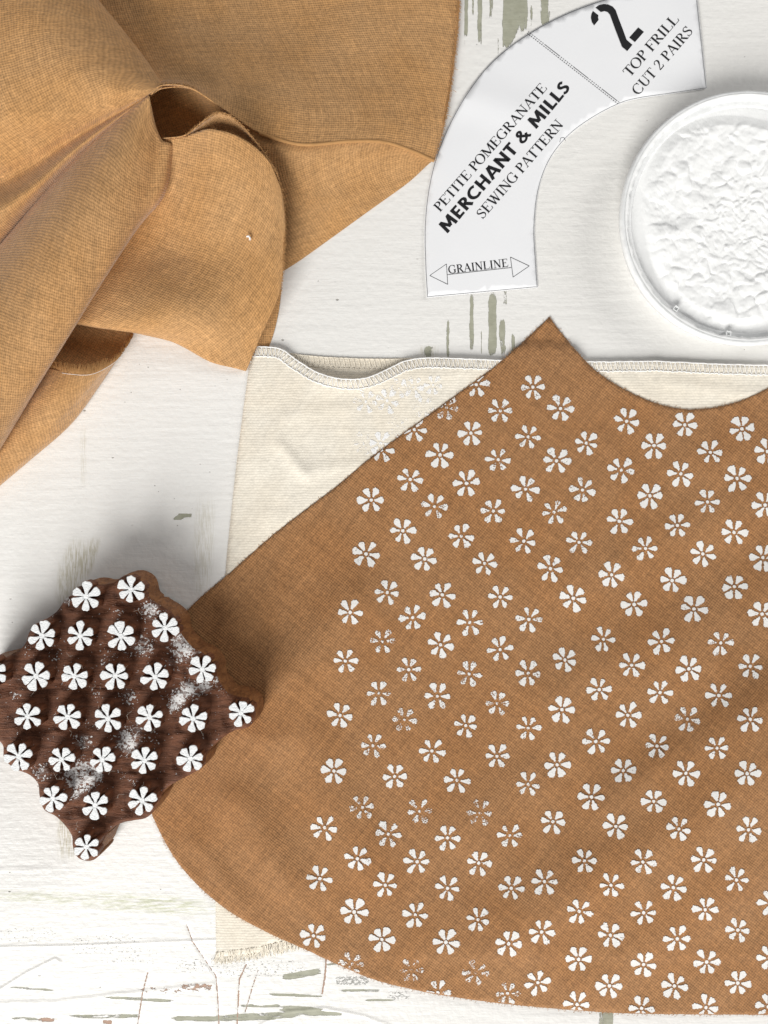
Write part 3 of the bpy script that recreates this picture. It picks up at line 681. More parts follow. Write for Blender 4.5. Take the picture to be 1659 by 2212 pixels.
# flap under it, running into the opening
loft('lower_flap', [
    [(330, 205, 26), (352, 192, 27), (410, 192, 24), (470, 228, 19), (560, 288, 15.5), (650, 312, 14.5), (760, 305, 11.5), (830, 307, 9.5), (890, 326, 6.6), (936, 347, 2.8)],
    [(312, 198, 13), (345, 176, 13), (415, 184, 12), (482, 250, 13), (560, 312, 15), (650, 338, 13.5), (750, 336, 10), (820, 339, 7.5), (870, 350, 5), (922, 358, 2)],
    [(300, 232, 1), (345, 222, 1), (420, 245, 1.5), (490, 305, 8), (560, 362, 11), (650, 390, 10.5), (730, 388, 7.5), (790, 388, 5), (840, 391, 3), (880, 396, 1)],
    [(300, 310, 2), (345, 320, 1), (420, 340, 2), (490, 390, 6), (560, 440, 8), (640, 450, 8), (690, 450, 6.5), (740, 450, 4.5), (770, 453, 2.6), (798, 455, 1)],
    [(300, 360, 1), (345, 370, 1), (420, 420, 2), (490, 480, 4), (550, 530, 4), (600, 545, 4), (630, 550, 3), (640, 552, 2), (650, 555, 1.4), (662, 553, .7)],
    [(300, 420, 1), (345, 430, 1), (420, 480, 1), (490, 540, 1), (540, 575, 1), (570, 585, 1), (585, 587, 1), (595, 588, 1), (605, 588, .8), (618, 582, .6)],
], rot=42, seed=2.1, thick=0.5)
# cloth lying at the bottom of the opening
loft('opening_floor', [
    [(285, 180, .4), (360, 165, .4), (450, 185, .4), (520, 230, .4)],
    [(285, 260, .4), (360, 260, .4), (450, 270, .4), (520, 290, .4)],
    [(285, 350, .4), (360, 350, .4), (450, 350, .4), (520, 350, .4)],
], rot=25, seed=11.7, nu=24, nv=24, thick=0.2, wr=0.02)
# the big soft roll at the upper left with a second smaller ridge along it
loft('large_roll', [
    [(100, -110, 7), (190, 0, 7), (245, 62, 8), (300, 132, 10), (346, 188, 20)],
    [(118, -120, 14), (206, -8, 15), (260, 58, 17), (314, 127, 19), (353, 185, 26)],
    [(60, -120, 27), (160, -5, 28), (225, 75, 28), (285, 145, 28), (345, 190, 28)],
    [(-60, -110, 35), (60, 40, 36), (150, 130, 35), (240, 185, 32), (337, 194, 28.5)],
    [(-140, 80, 36), (-40, 200, 36), (70, 245, 33), (190, 232, 30), (330, 199, 28.5)],
    [(-140, 350, 27), (-40, 350, 26), (60, 320, 25), (170, 270, 26), (325, 203, 28)],
    [(-140, 450, 18), (-30, 405, 18), (55, 368, 19), (160, 300, 21), (322, 206, 27.5)],
    [(-140, 530, 25), (-30, 470, 25), (60, 415, 25), (170, 318, 25), (320, 208, 27)],
    [(-140, 600, 18), (-30, 540, 17), (70, 440, 17), (180, 328, 19), (318, 211, 24)],
    [(-140, 640, 6), (-30, 570, 6), (75, 452, 7), (185, 338, 9), (317, 214, 15)],
], rot=30, seed=3.7, wr=0.5)
# the long roll running down-left from the opening
loft('long_roll', [
    [(322, 214, 12), (240, 275, 8), (172, 340, 6), (88, 445, 5), (0, 552, 4), (-120, 700, 4)],
    [(323, 208, 27), (236, 268, 20), (165, 338, 18), (80, 440, 17), (-8, 545, 16), (-130, 690, 16)],
    [(325, 220, 28), (250, 300, 29), (178, 385, 30), (90, 500, 30), (0, 620, 29), (-120, 770, 28)],
    [(330, 250, 26), (268, 345, 31), (200, 440, 34), (110, 570, 34), (20, 710, 33), (-100, 880, 32)],
    [(338, 280, 24), (290, 385, 28), (228, 490, 31), (145, 625, 32), (55, 770, 31), (-70, 950, 30)],
    [(350, 303, 22), (318, 410, 23), (268, 515, 24), (190, 645, 25), (95, 795, 24), (-40, 985, 23)],
    [(368, 310, 21), (345, 418, 19), (290, 500, 16), (212, 618, 15), (118, 770, 14), (-20, 1000, 14)],
    [(385, 320, 16), (352, 425, 12), (285, 500, 6), (200, 622, 5), (105, 775, 4), (-35, 1000, 4)],
], rot=55, seed=5.2, wr=0.45)
# the wide flap in front with its raw right-hand edge
loft('wide_flap', [
    [(344, 303, 20), (322, 395, 14), (255, 520, 9), (185, 630, 12), (135, 692, 10), (138, 694, .5)],
    [(400, 294, 22), (378, 392, 15), (325, 520, 8), (262, 640, 14), (215, 704, 13), (221, 696, .5)],
    [(430, 284, 25), (428, 400, 18), (385, 535, 9.5), (325, 650, 15.5), (262, 711, 13), (270, 700, .5)],
    [(460, 279, 29), (470, 400, 21), (445, 545, 12), (385, 668, 17), (318, 720, 10), (325, 711, .5)],
    [(520, 297, 27), (535, 420, 20), (510, 565, 13), (450, 692, 14.5), (388, 742, 6), (392, 734, .5)],
    [(575, 341, 23), (585, 450, 18), (566, 595, 14), (515, 715, 10), (456, 779, 4.5), (460, 770, .5)],
    [(602, 396, 20), (611, 490, 16.5), (595, 620, 13), (552, 722, 9), (505, 792, 3.5), (508, 783, .5)],
    [(612, 438, 18), (615, 520, 15.5), (604, 632, 12.5), (566, 718, 8.5), (533, 798, 3), (532, 790, .5)],
], rot=12, seed=6.4, wr=0.4)
# second layer of cloth standing just behind the flap's lip
loft('inner_lip', [
    [(350, 300, 21.5), (400, 293, 23), (440, 262, 28), (470, 244, 30), (508, 258, 28), (556, 312, 24), (596, 372, 21), (604, 410, 18)],
    [(352, 304, 20), (402, 296, 21), (444, 272, 24), (474, 262, 25), (512, 275, 24), (556, 322, 21), (594, 378, 19), (602, 415, 17)],
    [(356, 330, 15), (410, 325, 15), (455, 312, 17), (480, 306, 18), (515, 315, 18), (545, 345, 17), (580, 400, 15), (590, 430, 14)],
], rot=30, seed=7.1, nv=24, thick=0.5)
# lowest roll at the left with a frayed mouth
loft('small_roll', [
    [(90, 790, 6), (112, 796, 12), (150, 803, 16), (200, 803, 15), (250, 776, 10), (276, 742, 5), (289, 722, 1.5)],
    [(62, 835, 5), (85, 845, 13), (120, 852, 16), (160, 856, 14), (195, 850, 7), (212, 838, 2), (214, 830, .6)],
    [(20, 895, 6), (45, 905, 12), (78, 915, 13), (112, 924, 10), (140, 925, 5), (152, 918, 2), (154, 910, .6)],
    [(-50, 975, 6), (-20, 985, 11), (10, 995, 11), (38, 1003, 8), (52, 1004, 4), (60, 998, 2), (62, 992, .6)],
    [(-140, 1060, 6), (-110, 1070, 10), (-80, 1078, 10), (-55, 1084, 7), (-42, 1084, 4), (-36, 1078, 2), (-34, 1072, .6)],
], rot=40, seed=8.3, wr=0.3)
loft('small_roll_lining', [
    [(92, 788, 5), (114, 794, 11), (150, 800, 15.2), (200, 800, 14.2), (248, 774, 9.4), (274, 741, 4.6), (287, 722, 1.2)],
    [(95, 786, 2), (120, 788, 4), (155, 792, 5), (200, 790, 5), (246, 764, 4), (272, 732, 2), (286, 716, .8)],
    [(110, 720, .6), (130, 715, .6), (160, 712, .6), (200, 712, .6), (245, 712, .6), (270, 712, .6), (286, 708, .6)],
    [(130, 640, .6), (150, 640, .6), (175, 640, .6), (210, 640, .6), (245, 650, .6), (268, 660, .6), (280, 670, .6)],
], rot=40, seed=9.9, nv=40, thick=0.4, wr=0.15)
# under layer showing as a dark strip beside the flap's raw edge
loft('under_layer', [
    [(520, 600, 6), (560, 600, 5), (592, 610, 2.5), (608, 625, .6)],
    [(515, 660, 6), (555, 660, 5), (584, 665, 2.5), (603, 668, .6)],
    [(510, 710, 5), (545, 710, 4), (574, 712, 2), (593, 714, .6)],
    [(505, 752, 4), (540, 752, 3), (562, 753, 1.6), (580, 753, .6)],
], rot=10, seed=10.4, nv=30, nu=40, thick=0.3, wr=0.15)
# narrow turned edge along the panel's lower side
v, f = tubes([[P(a, b, c * (1 + 0.32 * min(1, max(0, (c - 3) / 8))) + .1) for a, b, c in crom([(560, 288, 16.5), (650, 312, 15.5), (760, 305, 12.5), (830, 307, 10.5), (890, 326, 7.5), (937, 347, 3.8)], 90)]], 0.0009, 8)
part(mesh_obj('turned_edge', v, f, M['thread_brown']), bundle)
# fray at the mouth of the small roll
hz = lambda z: z * (1 + 0.32 * min(1, max(0, (z - 3) / 8)))
lines = []
mouth = crom([(104, 794, 10), (150, 803, 16), (200, 803, 15), (250, 776, 10), (276, 742, 5), (288, 722, 2)], 200)
for i in range(520):
    q = mouth[random.randrange(4, 197)]
    if q[0] > 255 and random.random() < .6: continue
    L = random.uniform(9, 19) * (1.0 if q[0] < 230 else .5); dx = random.gauss(0, 3)
    lines.append([P(q[0], q[1] + 3, hz(q[2]) + .5), P(q[0] + dx * .4, q[1] - L * .5, hz(q[2]) + .8), P(q[0] + dx, q[1] - L, hz(q[2]) - .4)])
v, f = tubes(lines, 0.00019, 4)
o = mesh_obj('frayed_edge', v, f, M['thread_brown']); part(o, bundle); o['kind'] = 'stuff'
v, f = tubes([[P(a, b + 5, hz(c) + .9) for a, b, c in mouth[2:190:4]]], 0.00010, 5)
part(mesh_obj('selvedge_thread', v, f, M['thread_white']), bundle)
# loose fibres on the raw edges of the flap, lip and panel
lines = []
raw = [crom([(460, 279, 28), (520, 297, 26), (575, 341, 23), (602, 396, 20), (612, 438, 18), (615, 520, 16), (604, 632, 12.5), (566, 718, 8.5), (533, 798, 3)], 300),
       crom([(400, 293, 23), (440, 262, 28), (470, 244, 30), (508, 258, 28), (556, 312, 24), (596, 372, 21)], 120),
       crom([(325, 205, 27), (350, 183, 28), (410, 188, 24), (470, 226, 18), (560, 287, 13), (650, 311, 11), (760, 304, 8.5), (830, 306, 7), (890, 325, 6), (938, 346, 4)], 260),
       crom([(992, 0, 3), (989, 60, 3), (976, 170, 3), (958, 275, 3.5), (938, 346, 4)], 200)]
for c in raw:
    for q in c:
        for _ in range(3):
            an = random.uniform(0, 2 * PI); L = random.uniform(1.5, 6)
            if random.random() < .012: L *= 2.5
            lines.append([P(q[0], q[1], hz(q[2]) - .1), P(q[0] + math.cos(an) * L * .5, q[1] + math.sin(an) * L * .5, hz(q[2]) + .2), P(q[0] + math.cos(an + .7) * L, q[1] + math.sin(an + .7) * L, hz(q[2]) - .1)])
v, f = tubes(lines, 0.00010, 3)
o = mesh_obj('loose_fibres', v, f, M['thread_brown']); part(o, bundle); o['kind'] = 'stuff'
# scrap of white lint on the flap
v, f = tubes([[P(533, 511, 22.4), P(537, 510, 22.9), P(540, 514, 22.6), P(540, 519, 22.2)]], 0.0005, 6)
o = mesh_obj('lint_scrap', v, f, M['thread_white']); o['label'] = 'tiny white scrap of lint on the brown linen flap'; o['category'] = 'lint'

# ================================================================== paper pattern piece
PAPER = [(922, 643, 1), (918, 570), (917, 490), (925, 410), (945, 330), (985, 240), (1040, 158), (1100, 101), (1180, 50), (1260, 14), (1350, -14), (1430, -28), (1503, -34, 1),
         (1527.5, 191, 1), (1440, 204), (1380, 213), (1340, 224), (1285, 252), (1230, 292), (1188, 345), (1164, 410), (1155, 490), (1158, 560), (1162, 621, 1)]
pp = closed_smooth(PAPER, 7.0)
def z_paper(x, y):
    x = np.asarray(x, float); y = np.asarray(y, float)
    return 0.7 + ridge(x, y, (985, 200), (1120, 235), 40, 1.0) + 0.9 * np.exp(-((x - 1500) / 70) ** 2 - ((y - 60) / 90) ** 2) + 0.5 * np.exp(-((x - 930) / 30) ** 2 - ((y - 600) / 90) ** 2)
paper = thing('paper_pattern', 'curved white paper sewing pattern piece with black printed lettering and arrows', 'pattern', loc=P(1100, 350, 0))
xy, tr = fill(pp, 12)
V = [P(a, b, c) for (a, b), c in zip(xy, z_paper(xy[:, 0], xy[:, 1]))]
o = mesh_obj('sheet', V, tr, M['paper']); part(o, paper); solidify(o, 0.12)

def ink_polys(name, polys, label=None):
    """flat printed shapes; polys are lists of grid points"""
    V = []; F = []
    for p in polys:
        ar = sum(p[i][0] * p[(i + 1) % len(p)][1] - p[(i + 1) % len(p)][0] * p[i][1] for i in range(len(p)))
        if ar > 0: p = p[::-1]
        b = len(V); V += [P(q[0], q[1], float(z_paper(q[0], q[1])) + 0.12) for q in p]; F.append(tuple(range(b, b + len(p))))
    o = mesh_obj(name, V, F, M['ink'], smooth=False); part(o, paper)
    if label: o['label'] = label
    return o
def ribbon(pts, wds):
    """stroke polyline -> list of quads"""
    p = [np.array(q, float) for q in pts]; k = len(p); L = []; Rr = []
    for i in range(k):
        t = p[min(i + 1, k - 1)] - p[max(i - 1, 0)]; t = t / (np.linalg.norm(t) + 1e-9); n = np.array([-t[1], t[0]])
        w_ = (wds[i] if isinstance(wds, (list, tuple, np.ndarray)) else wds) / 2
        L.append(p[i] + n * w_); Rr.append(p[i] - n * w_)
    return [[L[i], L[i + 1], Rr[i + 1], Rr[i]] for i in range(k - 1)]
# --- letters: strokes in a box one cap-height tall
TK, TN = 0.135, 0.05
def st(x0, y0, x1, y1, w_): return ribbon([(x0, y0), (x1, y1)], w_)
def sf(x, y, h=0.13): return st(x - h, y + (.02 if y < .5 else -.02), x + h, y + (.02 if y < .5 else -.02), .045)
def arc(cx, cy, rx, ry, a0, a1, tk=TK, tn=TN, n=18):
    a = np.radians(np.linspace(a0, a1, n))
    return ribbon([(cx + rx * math.cos(q), cy + ry * math.sin(q)) for q in a], [tn + (tk - tn) * abs(math.cos(q)) ** 1.3 for q in a])
def stem(x, w_=TK, lo=0, hi=1): return st(x, lo, x, hi, w_)
def serif_glyph(c):
    if c == 'I': return .38, stem(.19) + sf(.19, 0) + sf(.19, 1)
    if c == 'T': return .68, stem(.34) + sf(.34, 0) + st(.03, .975, .65, .975, .05) + st(.05, 1, .02, .78, .04) + st(.63, 1, .66, .78, .04)
    if c in 'EFL':
        g = stem(.17)
        if c in 'EF': g += st(.04, .975, .58, .975, .05) + st(.57, 1, .59, .80, .04) + st(.17, .52, .44, .52, .05) + st(.44, .62, .44, .42, .035)
        if c == 'L': g += sf(.17, 1)
        if c in 'EL': g += st(.04, .025, .60, .025, .05) + st(.59, 0, .64, .24, .045)
        else: g += sf(.17, 0)
        return {'E': .68, 'F': .62, 'L': .66}[c], g
    if c in 'PR':
        g = stem(.17) + sf(.17, 0) + st(.04, .975, .32, .975, .05) + arc(.30, .745, .22, .235, 90, -90, .13) + st(.17, .51, .32, .51, .045)
        if c == 'R': g += st(.34, .50, .63, .03, .13) + st(.56, .02, .74, .02, .045)
        return {'P': .60, 'R': .72}[c], g
    if c == 'O': return .80, arc(.40, .5, .33, .49, 0, 360, n=34)
    if c in 'CG':
        g = arc(.42, .5, .35, .49, 48, 318, n=28) + st(.66, .98, .67, .68, .04)
        if c == 'G': g += stem(.66, TK, .06, .42) + sf(.66, .42, .12)
        else: g += st(.66, .20, .72, .27, .05)
        return {'C': .76, 'G': .82}[c], g
    if c == 'M': return .98, stem(.15, .05) + stem(.82, TK) + st(.16, .98, .48, .04, .13) + st(.48, .04, .80, .98, .05) + sf(.15, 0) + sf(.82, 0) + sf(.10, 1, .09) + sf(.86, 1, .09)
    if c == 'N': return .82, stem(.15, .05) + stem(.66, .05) + st(.15, .98, .66, .03, .135) + sf(.15, 0) + sf(.66, 1) + sf(.11, 1, .09)
    if c == 'A': return .76, st(.10, 0, .38, 1, .05) + st(.37, 1, .66, 0, .135) + st(.19, .34, .55, .34, .05) + sf(.10, 0, .10) + sf(.66, 0, .11)
    if c == 'W': return 1.0, st(.12, 1, .34, 0, .13) + st(.34, 0, .54, .9, .05) + st(.48, 1, .70, 0, .13) + st(.70, 0, .90, 1, .05) + sf(.12, 1, .11) + sf(.48, 1, .11) + sf(.90, 1, .09)
    if c == 'U': return .80, stem(.18, TK, .3, 1) + arc(.41, .31, .23, .29, 180, 360, .12, .06) + stem(.64, .05, .3, 1) + sf(.18, 1) + sf(.64, 1, .11)
    if c == 'S':
        q = crom([(.50, .80), (.40, .95), (.26, .96), (.13, .83), (.15, .67), (.31, .54), (.46, .42), (.52, .25), (.42, .07), (.26, .03), (.12, .16)], 30)
        t = np.linspace(0, 1, 30); return .62, ribbon(q, .055 + .085 * np.exp(-((t - .5) / .2) ** 2)) + st(.50, .98, .51, .72, .04) + st(.10, .28, .11, .0, .04)
    if c == '2':
        q = crom([(.08, .72), (.14, .90), (.28, .97), (.42, .88), (.44, .70), (.34, .48), (.18, .24), (.07, .06)], 26)
        t = np.linspace(0, 1, 26); return .58, ribbon(q, .06 + .075 * np.exp(-((t - .5) / .18) ** 2)) + st(.05, .045, .48, .045, .09) + st(.46, .02, .51, .22, .05)
    return .30, []
BW = 0.205
def bold_glyph(c):
    h = BW / 2
    if c == 'I': return .36, stem(.18, BW)
    if c == 'T': return .66, stem(.33, BW) + st(.02, 1 - h, .64, 1 - h, BW * .92)
    if c in 'EL':
        g = stem(.18, BW) + st(.18, h, .58, h, BW * .9)
        if c == 'E': g += st(.18, 1 - h, .58, 1 - h, BW * .9) + st(.18, .5, .54, .5, BW * .85)
        return {'E': .66, 'L': .60}[c], g
    if c == 'H': return .86, stem(.18, BW) + stem(.68, BW) + st(.18, .5, .68, .5, BW * .9)
    if c == 'N': return .90, stem(.18, BW) + stem(.72, BW) + st(.20, .92, .70, .08, BW)
    if c == 'M': return 1.06, st(.16, 0, .22, 1, BW) + st(.90, 0, .84, 1, BW) + st(.24, .93, .53, .20, BW * .95) + st(.82, .93, .53, .20, BW * .95)
    if c == 'A': return .86, st(.11, 0, .40, 1, BW) + st(.46, 1, .75, 0, BW) + st(.24, .30, .62, .30, BW * .8)
    if c == 'R': return .74, stem(.18, BW) + st(.18, 1 - h, .34, 1 - h, BW * .9) + arc(.33, .71, .20, .19, 90, -90, BW, BW * .9) + st(.18, .52, .34, .52, BW * .9) + st(.34, .50, .64, 0, BW)
    if c == 'C': return .80, arc(.48, .5, .37, .40, 52, 308, BW, BW * .95, 24)
    if c == 'S':
        q = crom([(.50, .80), (.38, .91), (.24, .88), (.15, .75), (.21, .61), (.36, .50), (.47, .38), (.47, .22), (.34, .11), (.20, .11), (.08, .20)], 30); return .62, ribbon(q, BW * .92)
    if c == '&':
        q = crom([(.80, .02), (.58, .28), (.36, .56), (.24, .74), (.28, .88), (.40, .92), (.50, .84), (.46, .68), (.30, .52), (.15, .36), (.14, .20), (.26, .09), (.42, .10), (.58, .24), (.70, .46)], 40); return .90, ribbon(q, BW * .85)
    return .32, []
def text(line, start, end, cap, glyph, name='printed_line', gap=0.0):
    """letters along the baseline start -> end (grid points), cap height in grid units"""
    adv = []; gl = []
    for c in line:
        w_, g = glyph(c); adv.append(w_ + gap); gl.append(g)
    tot = sum(adv); s = np.array(start, float); e = np.array(end, float); d = e - s; L = np.linalg.norm(d); d = d / L
    up = np.array([d[1], -d[0]]); sx = L / tot; x = 0; polys = []
    for a, g in zip(adv, gl):
        for q in g: polys.append([s + d * (x + p[0]) * sx + up * p[1] * cap for p in q])
        x += a
    ink_polys(name, polys, 'printed words ' + line if False else None)
Z3 = lambda x, y: (x * .48 + 862.6, y * .48)
text('PETITE POMEGRANATE', Z3(183, 957), Z3(668, 398), 21, serif_glyph)
text('MERCHANT & MILLS', Z3(215, 1054), Z3(775, 396), 28, bold_glyph)
text('SEWING PATTERN', Z3(375, 990), Z3(742, 562), 22, serif_glyph)
text('GRAINLINE', Z3(222, 1232), Z3(492, 1200), 17.5, serif_glyph)
text('TOP FRILL', Z3(1038, 350), Z3(1262, 90), 22.5, serif_glyph)
text('CUT 2 PAIRS', Z3(1076, 432), Z3(1326, 142), 22.5, serif_glyph)
Z4 = lambda q: (1227.6 + q[0] * .2, q[1] * .2)
ink_polys('printed_numeral', [[Z4(q) for q in p] for p in [
    [(265, 118), (325, 165), (322, 190), (328, 215), (280, 275), (255, 240), (243, 190), (250, 150)],
    [(293, 82), (330, 55), (380, 43), (430, 48), (480, 72), (512, 110), (540, 190), (590, 320), (630, 430), (693, 485), (637, 552), (580, 505), (562, 460), (510, 325), (450, 160), (425, 130), (390, 120), (352, 130)],
    [(755, 296), (817, 345), (720, 455), (658, 405)]]])
# outline, arrows, stitch line, notch
cen = np.array([1060, 330.0]); ol = []
n = len(pp)
nrm_in = []
for i in range(n):
    t = pp[(i + 1) % n] - pp[i - 1]; nn = np.array([-t[1], t[0]]); nn /= np.linalg.norm(nn) + 1e-9
    nrm_in.append(nn)
test = pp[3] + nrm_in[3] * 6
sgn = 1 if in_poly([test[0]], [test[1]], pp)[0] else -1
ring = [pp[i] + nrm_in[i] * sgn * 1.7 for i in range(n)]
ol = ribbon(ring + [ring[0]], 0.75)
ink_polys('printed_outline', ol)
ln = lambda a, b, w_=1.0: ribbon([a, b], w_)
tri = lambda a, b, c: ln(a, b) + ln(b, c) + ln(c, a)
ink_polys('printed_arrow', tri(Z3(137, 1240), Z3(212, 1188), Z3(218, 1280)) + tri(Z3(585, 1197), Z3(500, 1157), Z3(512, 1247)) + ln(Z3(217, 1236), Z3(504, 1204)))
A0, A1 = np.array(Z3(577, 145)), np.array(Z3(992, 468)); dd = (A1 - A0); LL = np.linalg.norm(dd); dd /= LL; nn = np.array([-dd[1], dd[0]])
dash = []; s_ = 0
while s_ < LL - 5:
    dash += ln(A0 + dd * s_ + nn * 2.2, A0 + dd * (s_ + 3.6) + nn * 2.2, 1.2)
    dash += ln(A0 + dd * s_ - nn * 2.0, A0 + dd * (s_ + (5.6 if (s_ // 40) % 2 else 3.2)) - nn * 2.0, 1.1); s_ += 5.6
ink_polys('printed_stitch_line', dash)
ink_polys('printed_notch', ln(Z3(722, 640), Z3(727, 620), .8) + ln(Z3(727, 620), Z3(741, 619), .8) + ln(Z3(741, 619), Z3(748, 634), .8))

# ================================================================== tub of white paint
tc = np.array(P(1617, 469.5, 15)); TR = 276 * U * (D - 0.015) / D
tub = thing('paint_tub', 'round white plastic tub full of thick wrinkled white paint', 'tub', loc=(tc[0], tc[1], 0))
def lathe(name, prof, mat, seg=160, jag=None, parent=None):
    V = []; F = []; k = len(prof)
    for j in range(seg):
        a = 2 * PI * j / seg
        for i, (r, z) in enumerate(prof):
            if jag: r = r + jag(i, a)
            V.append((tc[0] + r * math.cos(a), tc[1] + r * math.sin(a), z))
    for j in range(seg):
        for i in range(k - 1):
            F.append((j * k + i, ((j + 1) % seg) * k + i, ((j + 1) % seg) * k + i + 1, j * k + i + 1))
    o = mesh_obj(name, V, F, mat); part(o, parent); return o
mm = 0.001
lathe('tub_wall', [(TR - 4.6 * mm, 0.0002), (TR - 3.6 * mm, .001), (TR - 2.6 * mm, .0095), (TR - 1.0 * mm, .0100), (TR - .1 * mm, .0108), (TR + .1 * mm, .0130), (TR - .3 * mm, .0146), (TR - 1.2 * mm, .0152), (TR - 2.6 * mm, .0150), (TR - 3.3 * mm, .0142), (TR - 3.6 * mm, .0118),
                   (TR - 4.6 * mm, .0113), (TR - 6.4 * mm, .0112), (TR - 7.0 * mm, .0106), (TR - 7.6 * mm, .0070)], M['plastic'], parent=tub)
def jag(i, a):
    q = mnoise.noise(Vector((math.cos(a) * 18, math.sin(a) * 18, 1.5))) + .6 * mnoise.noise(Vector((math.cos(a) * 60, math.sin(a) * 60, 4.5)))
    return (0.0, .3, .7, 1.0)[i] * q * 1.0 * mm if i < 4 else 0
lathe('dried_paint', [(TR - 2.2 * mm, .01535), (TR - 2.9 * mm, .0155), (TR - 3.5 * mm, .0150), (TR - 4.2 * mm, .0139)], M['paint'], 400, jag, tub)
# paint surface: domed lumps of many sizes with creases between them
RP = TR - 6.0 * mm
gn = 330
g = np.linspace(-1.0, 1.0, gn); GX, GY = np.meshgrid(g, g); rad = np.hypot(GX, GY)
seeds = []
while len(seeds) < 1300:
    x, y = RNG.uniform(-1, 1, 2)
    if math.hypot(x, y) > 1.02: continue
    d0 = math.hypot(x - .12, y + .02)
    sz = 0.030 + 0.115 * min(1, max(0, (d0 - .34) / .5)) * RNG.uniform(.3, 1.0)
    if all((x - a) ** 2 + (y - b) ** 2 > (0.42 * (sz + s)) ** 2 for a, b, s in seeds): seeds.append((x, y, sz))
    else:
        if RNG.random() < .002: break
seeds = np.array(seeds)
wx = fbm(GX, GY, .16, 3.0, 2).reshape(gn, gn) * .06; wy = fbm(GX, GY, .16, 9.0, 2).reshape(gn, gn) * .06
rh = RNG.uniform(.25, 1.0, len(seeds))
ori = RNG.uniform(0, PI, len(seeds)); asp = RNG.uniform(.5, 1.0, len(seeds))
dome = np.zeros((gn, gn))
for (x, y, s), h_, th, ap in zip(seeds, rh, ori, asp):
    dx, dy = GX + wx - x, GY + wy - y; a_ = dx * math.cos(th) + dy * math.sin(th); b_ = (-dx * math.sin(th) + dy * math.cos(th)) / ap
    d2_ = (a_ ** 2 + b_ ** 2) / (1.15 * s) ** 2
    dome = np.maximum(dome, (s * 20 * h_ + .5 * h_) * np.sqrt(np.clip(1 - d2_, 0, 1)))          # mm
rip = np.abs(fbm(GX * 1.0 + GY * .5, GY * .35, .05, 21.0, 3).reshape(gn, gn)) * np.clip(fbm(GX, GY, .3, 31.0, 1).reshape(gn, gn) * 2.5, 0, 1)
lump = fbm(GX, GY, .40, 12.0, 3).reshape(gn, gn) * .7 + fbm(GX, GY, .06, 15.0, 3).reshape(gn, gn) * .22 - rip * .5
mar = np.clip((.93 + .05 * np.sin(np.arctan2(GY, GX) * 3 + 1) - rad) / .10, 0, 1)
H = 10.4 + mar * (1.2 + dome * .85 + lump * 1.4) + (1 - mar) * lump * .3
for _ in range(1):
    H = (H + np.roll(H, 1, 0) + np.roll(H, -1, 0) + np.roll(H, 1, 1) + np.roll(H, -1, 1)) / 5
keep = rad < 1.0
idx = -np.ones((gn, gn), int); idx[keep] = np.arange(keep.sum())
V = [(tc[0] + GX[i, j] * RP, tc[1] + GY[i, j] * RP, H[i, j] * mm) for i, j in zip(*np.where(keep))]
F = []
for i in range(gn - 1):
    for j in range(gn - 1):
        q = (idx[i, j], idx[i, j + 1], idx[i + 1, j + 1], idx[i + 1, j])
        if min(q) >= 0: F.append(tuple(int(k) for k in q))
part(mesh_obj('paint_surface', V, F, M['paint']), tub)
# two small moulded catches inside the rim
for cx, cy in [(1458, 668), (1571, 722)]:
    w0 = np.array(P(cx, cy, 13)); a = math.atan2(w0[1] - tc[1], w0[0] - tc[0])
    bm = bmesh.new()
    ex, ey = Vector((math.cos(a), math.sin(a), 0)), Vector((-math.sin(a), math.cos(a), 0))
    def corner(u_, v_, z_): return bm.verts.new(Vector((w0[0], w0[1], z_)) + ex * u_ * mm + ey * v_ * mm)
    oq = [(-1.3, -1.3), (1.3, -1.3), (1.3, 1.3), (-1.3, 1.3)]; iq = [(-.8, -.8), (.9, -.8), (.9, .8), (-.8, .8)]
    ob, ot = [corner(*q, .0095) for q in oq], [corner(*q, .0150) for q in oq]; ib, it = [corner(*q, .0135) for q in iq], [corner(*q, .0150) for q in iq]
    for i in range(4):
        j = (i + 1) % 4
        bm.faces.new((ob[i], ob[j], ot[j], ot[i])); bm.faces.new((ot[i], ot[j], it[j], it[i])); bm.faces.new((it[i], it[j], ib[j], ib[i]))
    bm.faces.new(ib)
    me = bpy.data.meshes.new('catch'); bm.to_mesh(me); bm.free(); me.materials.append(M['plastic'])
    o = bpy.data.objects.new('catch', me); COL.objects.link(o); part(o, tub)

# ================================================================== carved wooden printing block
stamp = thing('printing_block', 'dark carved wooden printing block with raised white painted flowers, resting on the linen', 'printing block', loc=P(270, 1550, 0))
SF = [(515,262),(785,220),(250,498),(480,498),(725,500),(990,450),(-40,718),(215,740),(445,740),(690,738),(930,745),(1212,700),(163,982),(405,985),(647,995),(897,988),(1157,995),(1445,962),(110,1222),(368,1240),(612,1243),(866,1247),(1142,1235),(315,1475),(570,1515),(852,1487),(517,1765)]
sf_vp = np.array([Z5(*p) for p in SF])
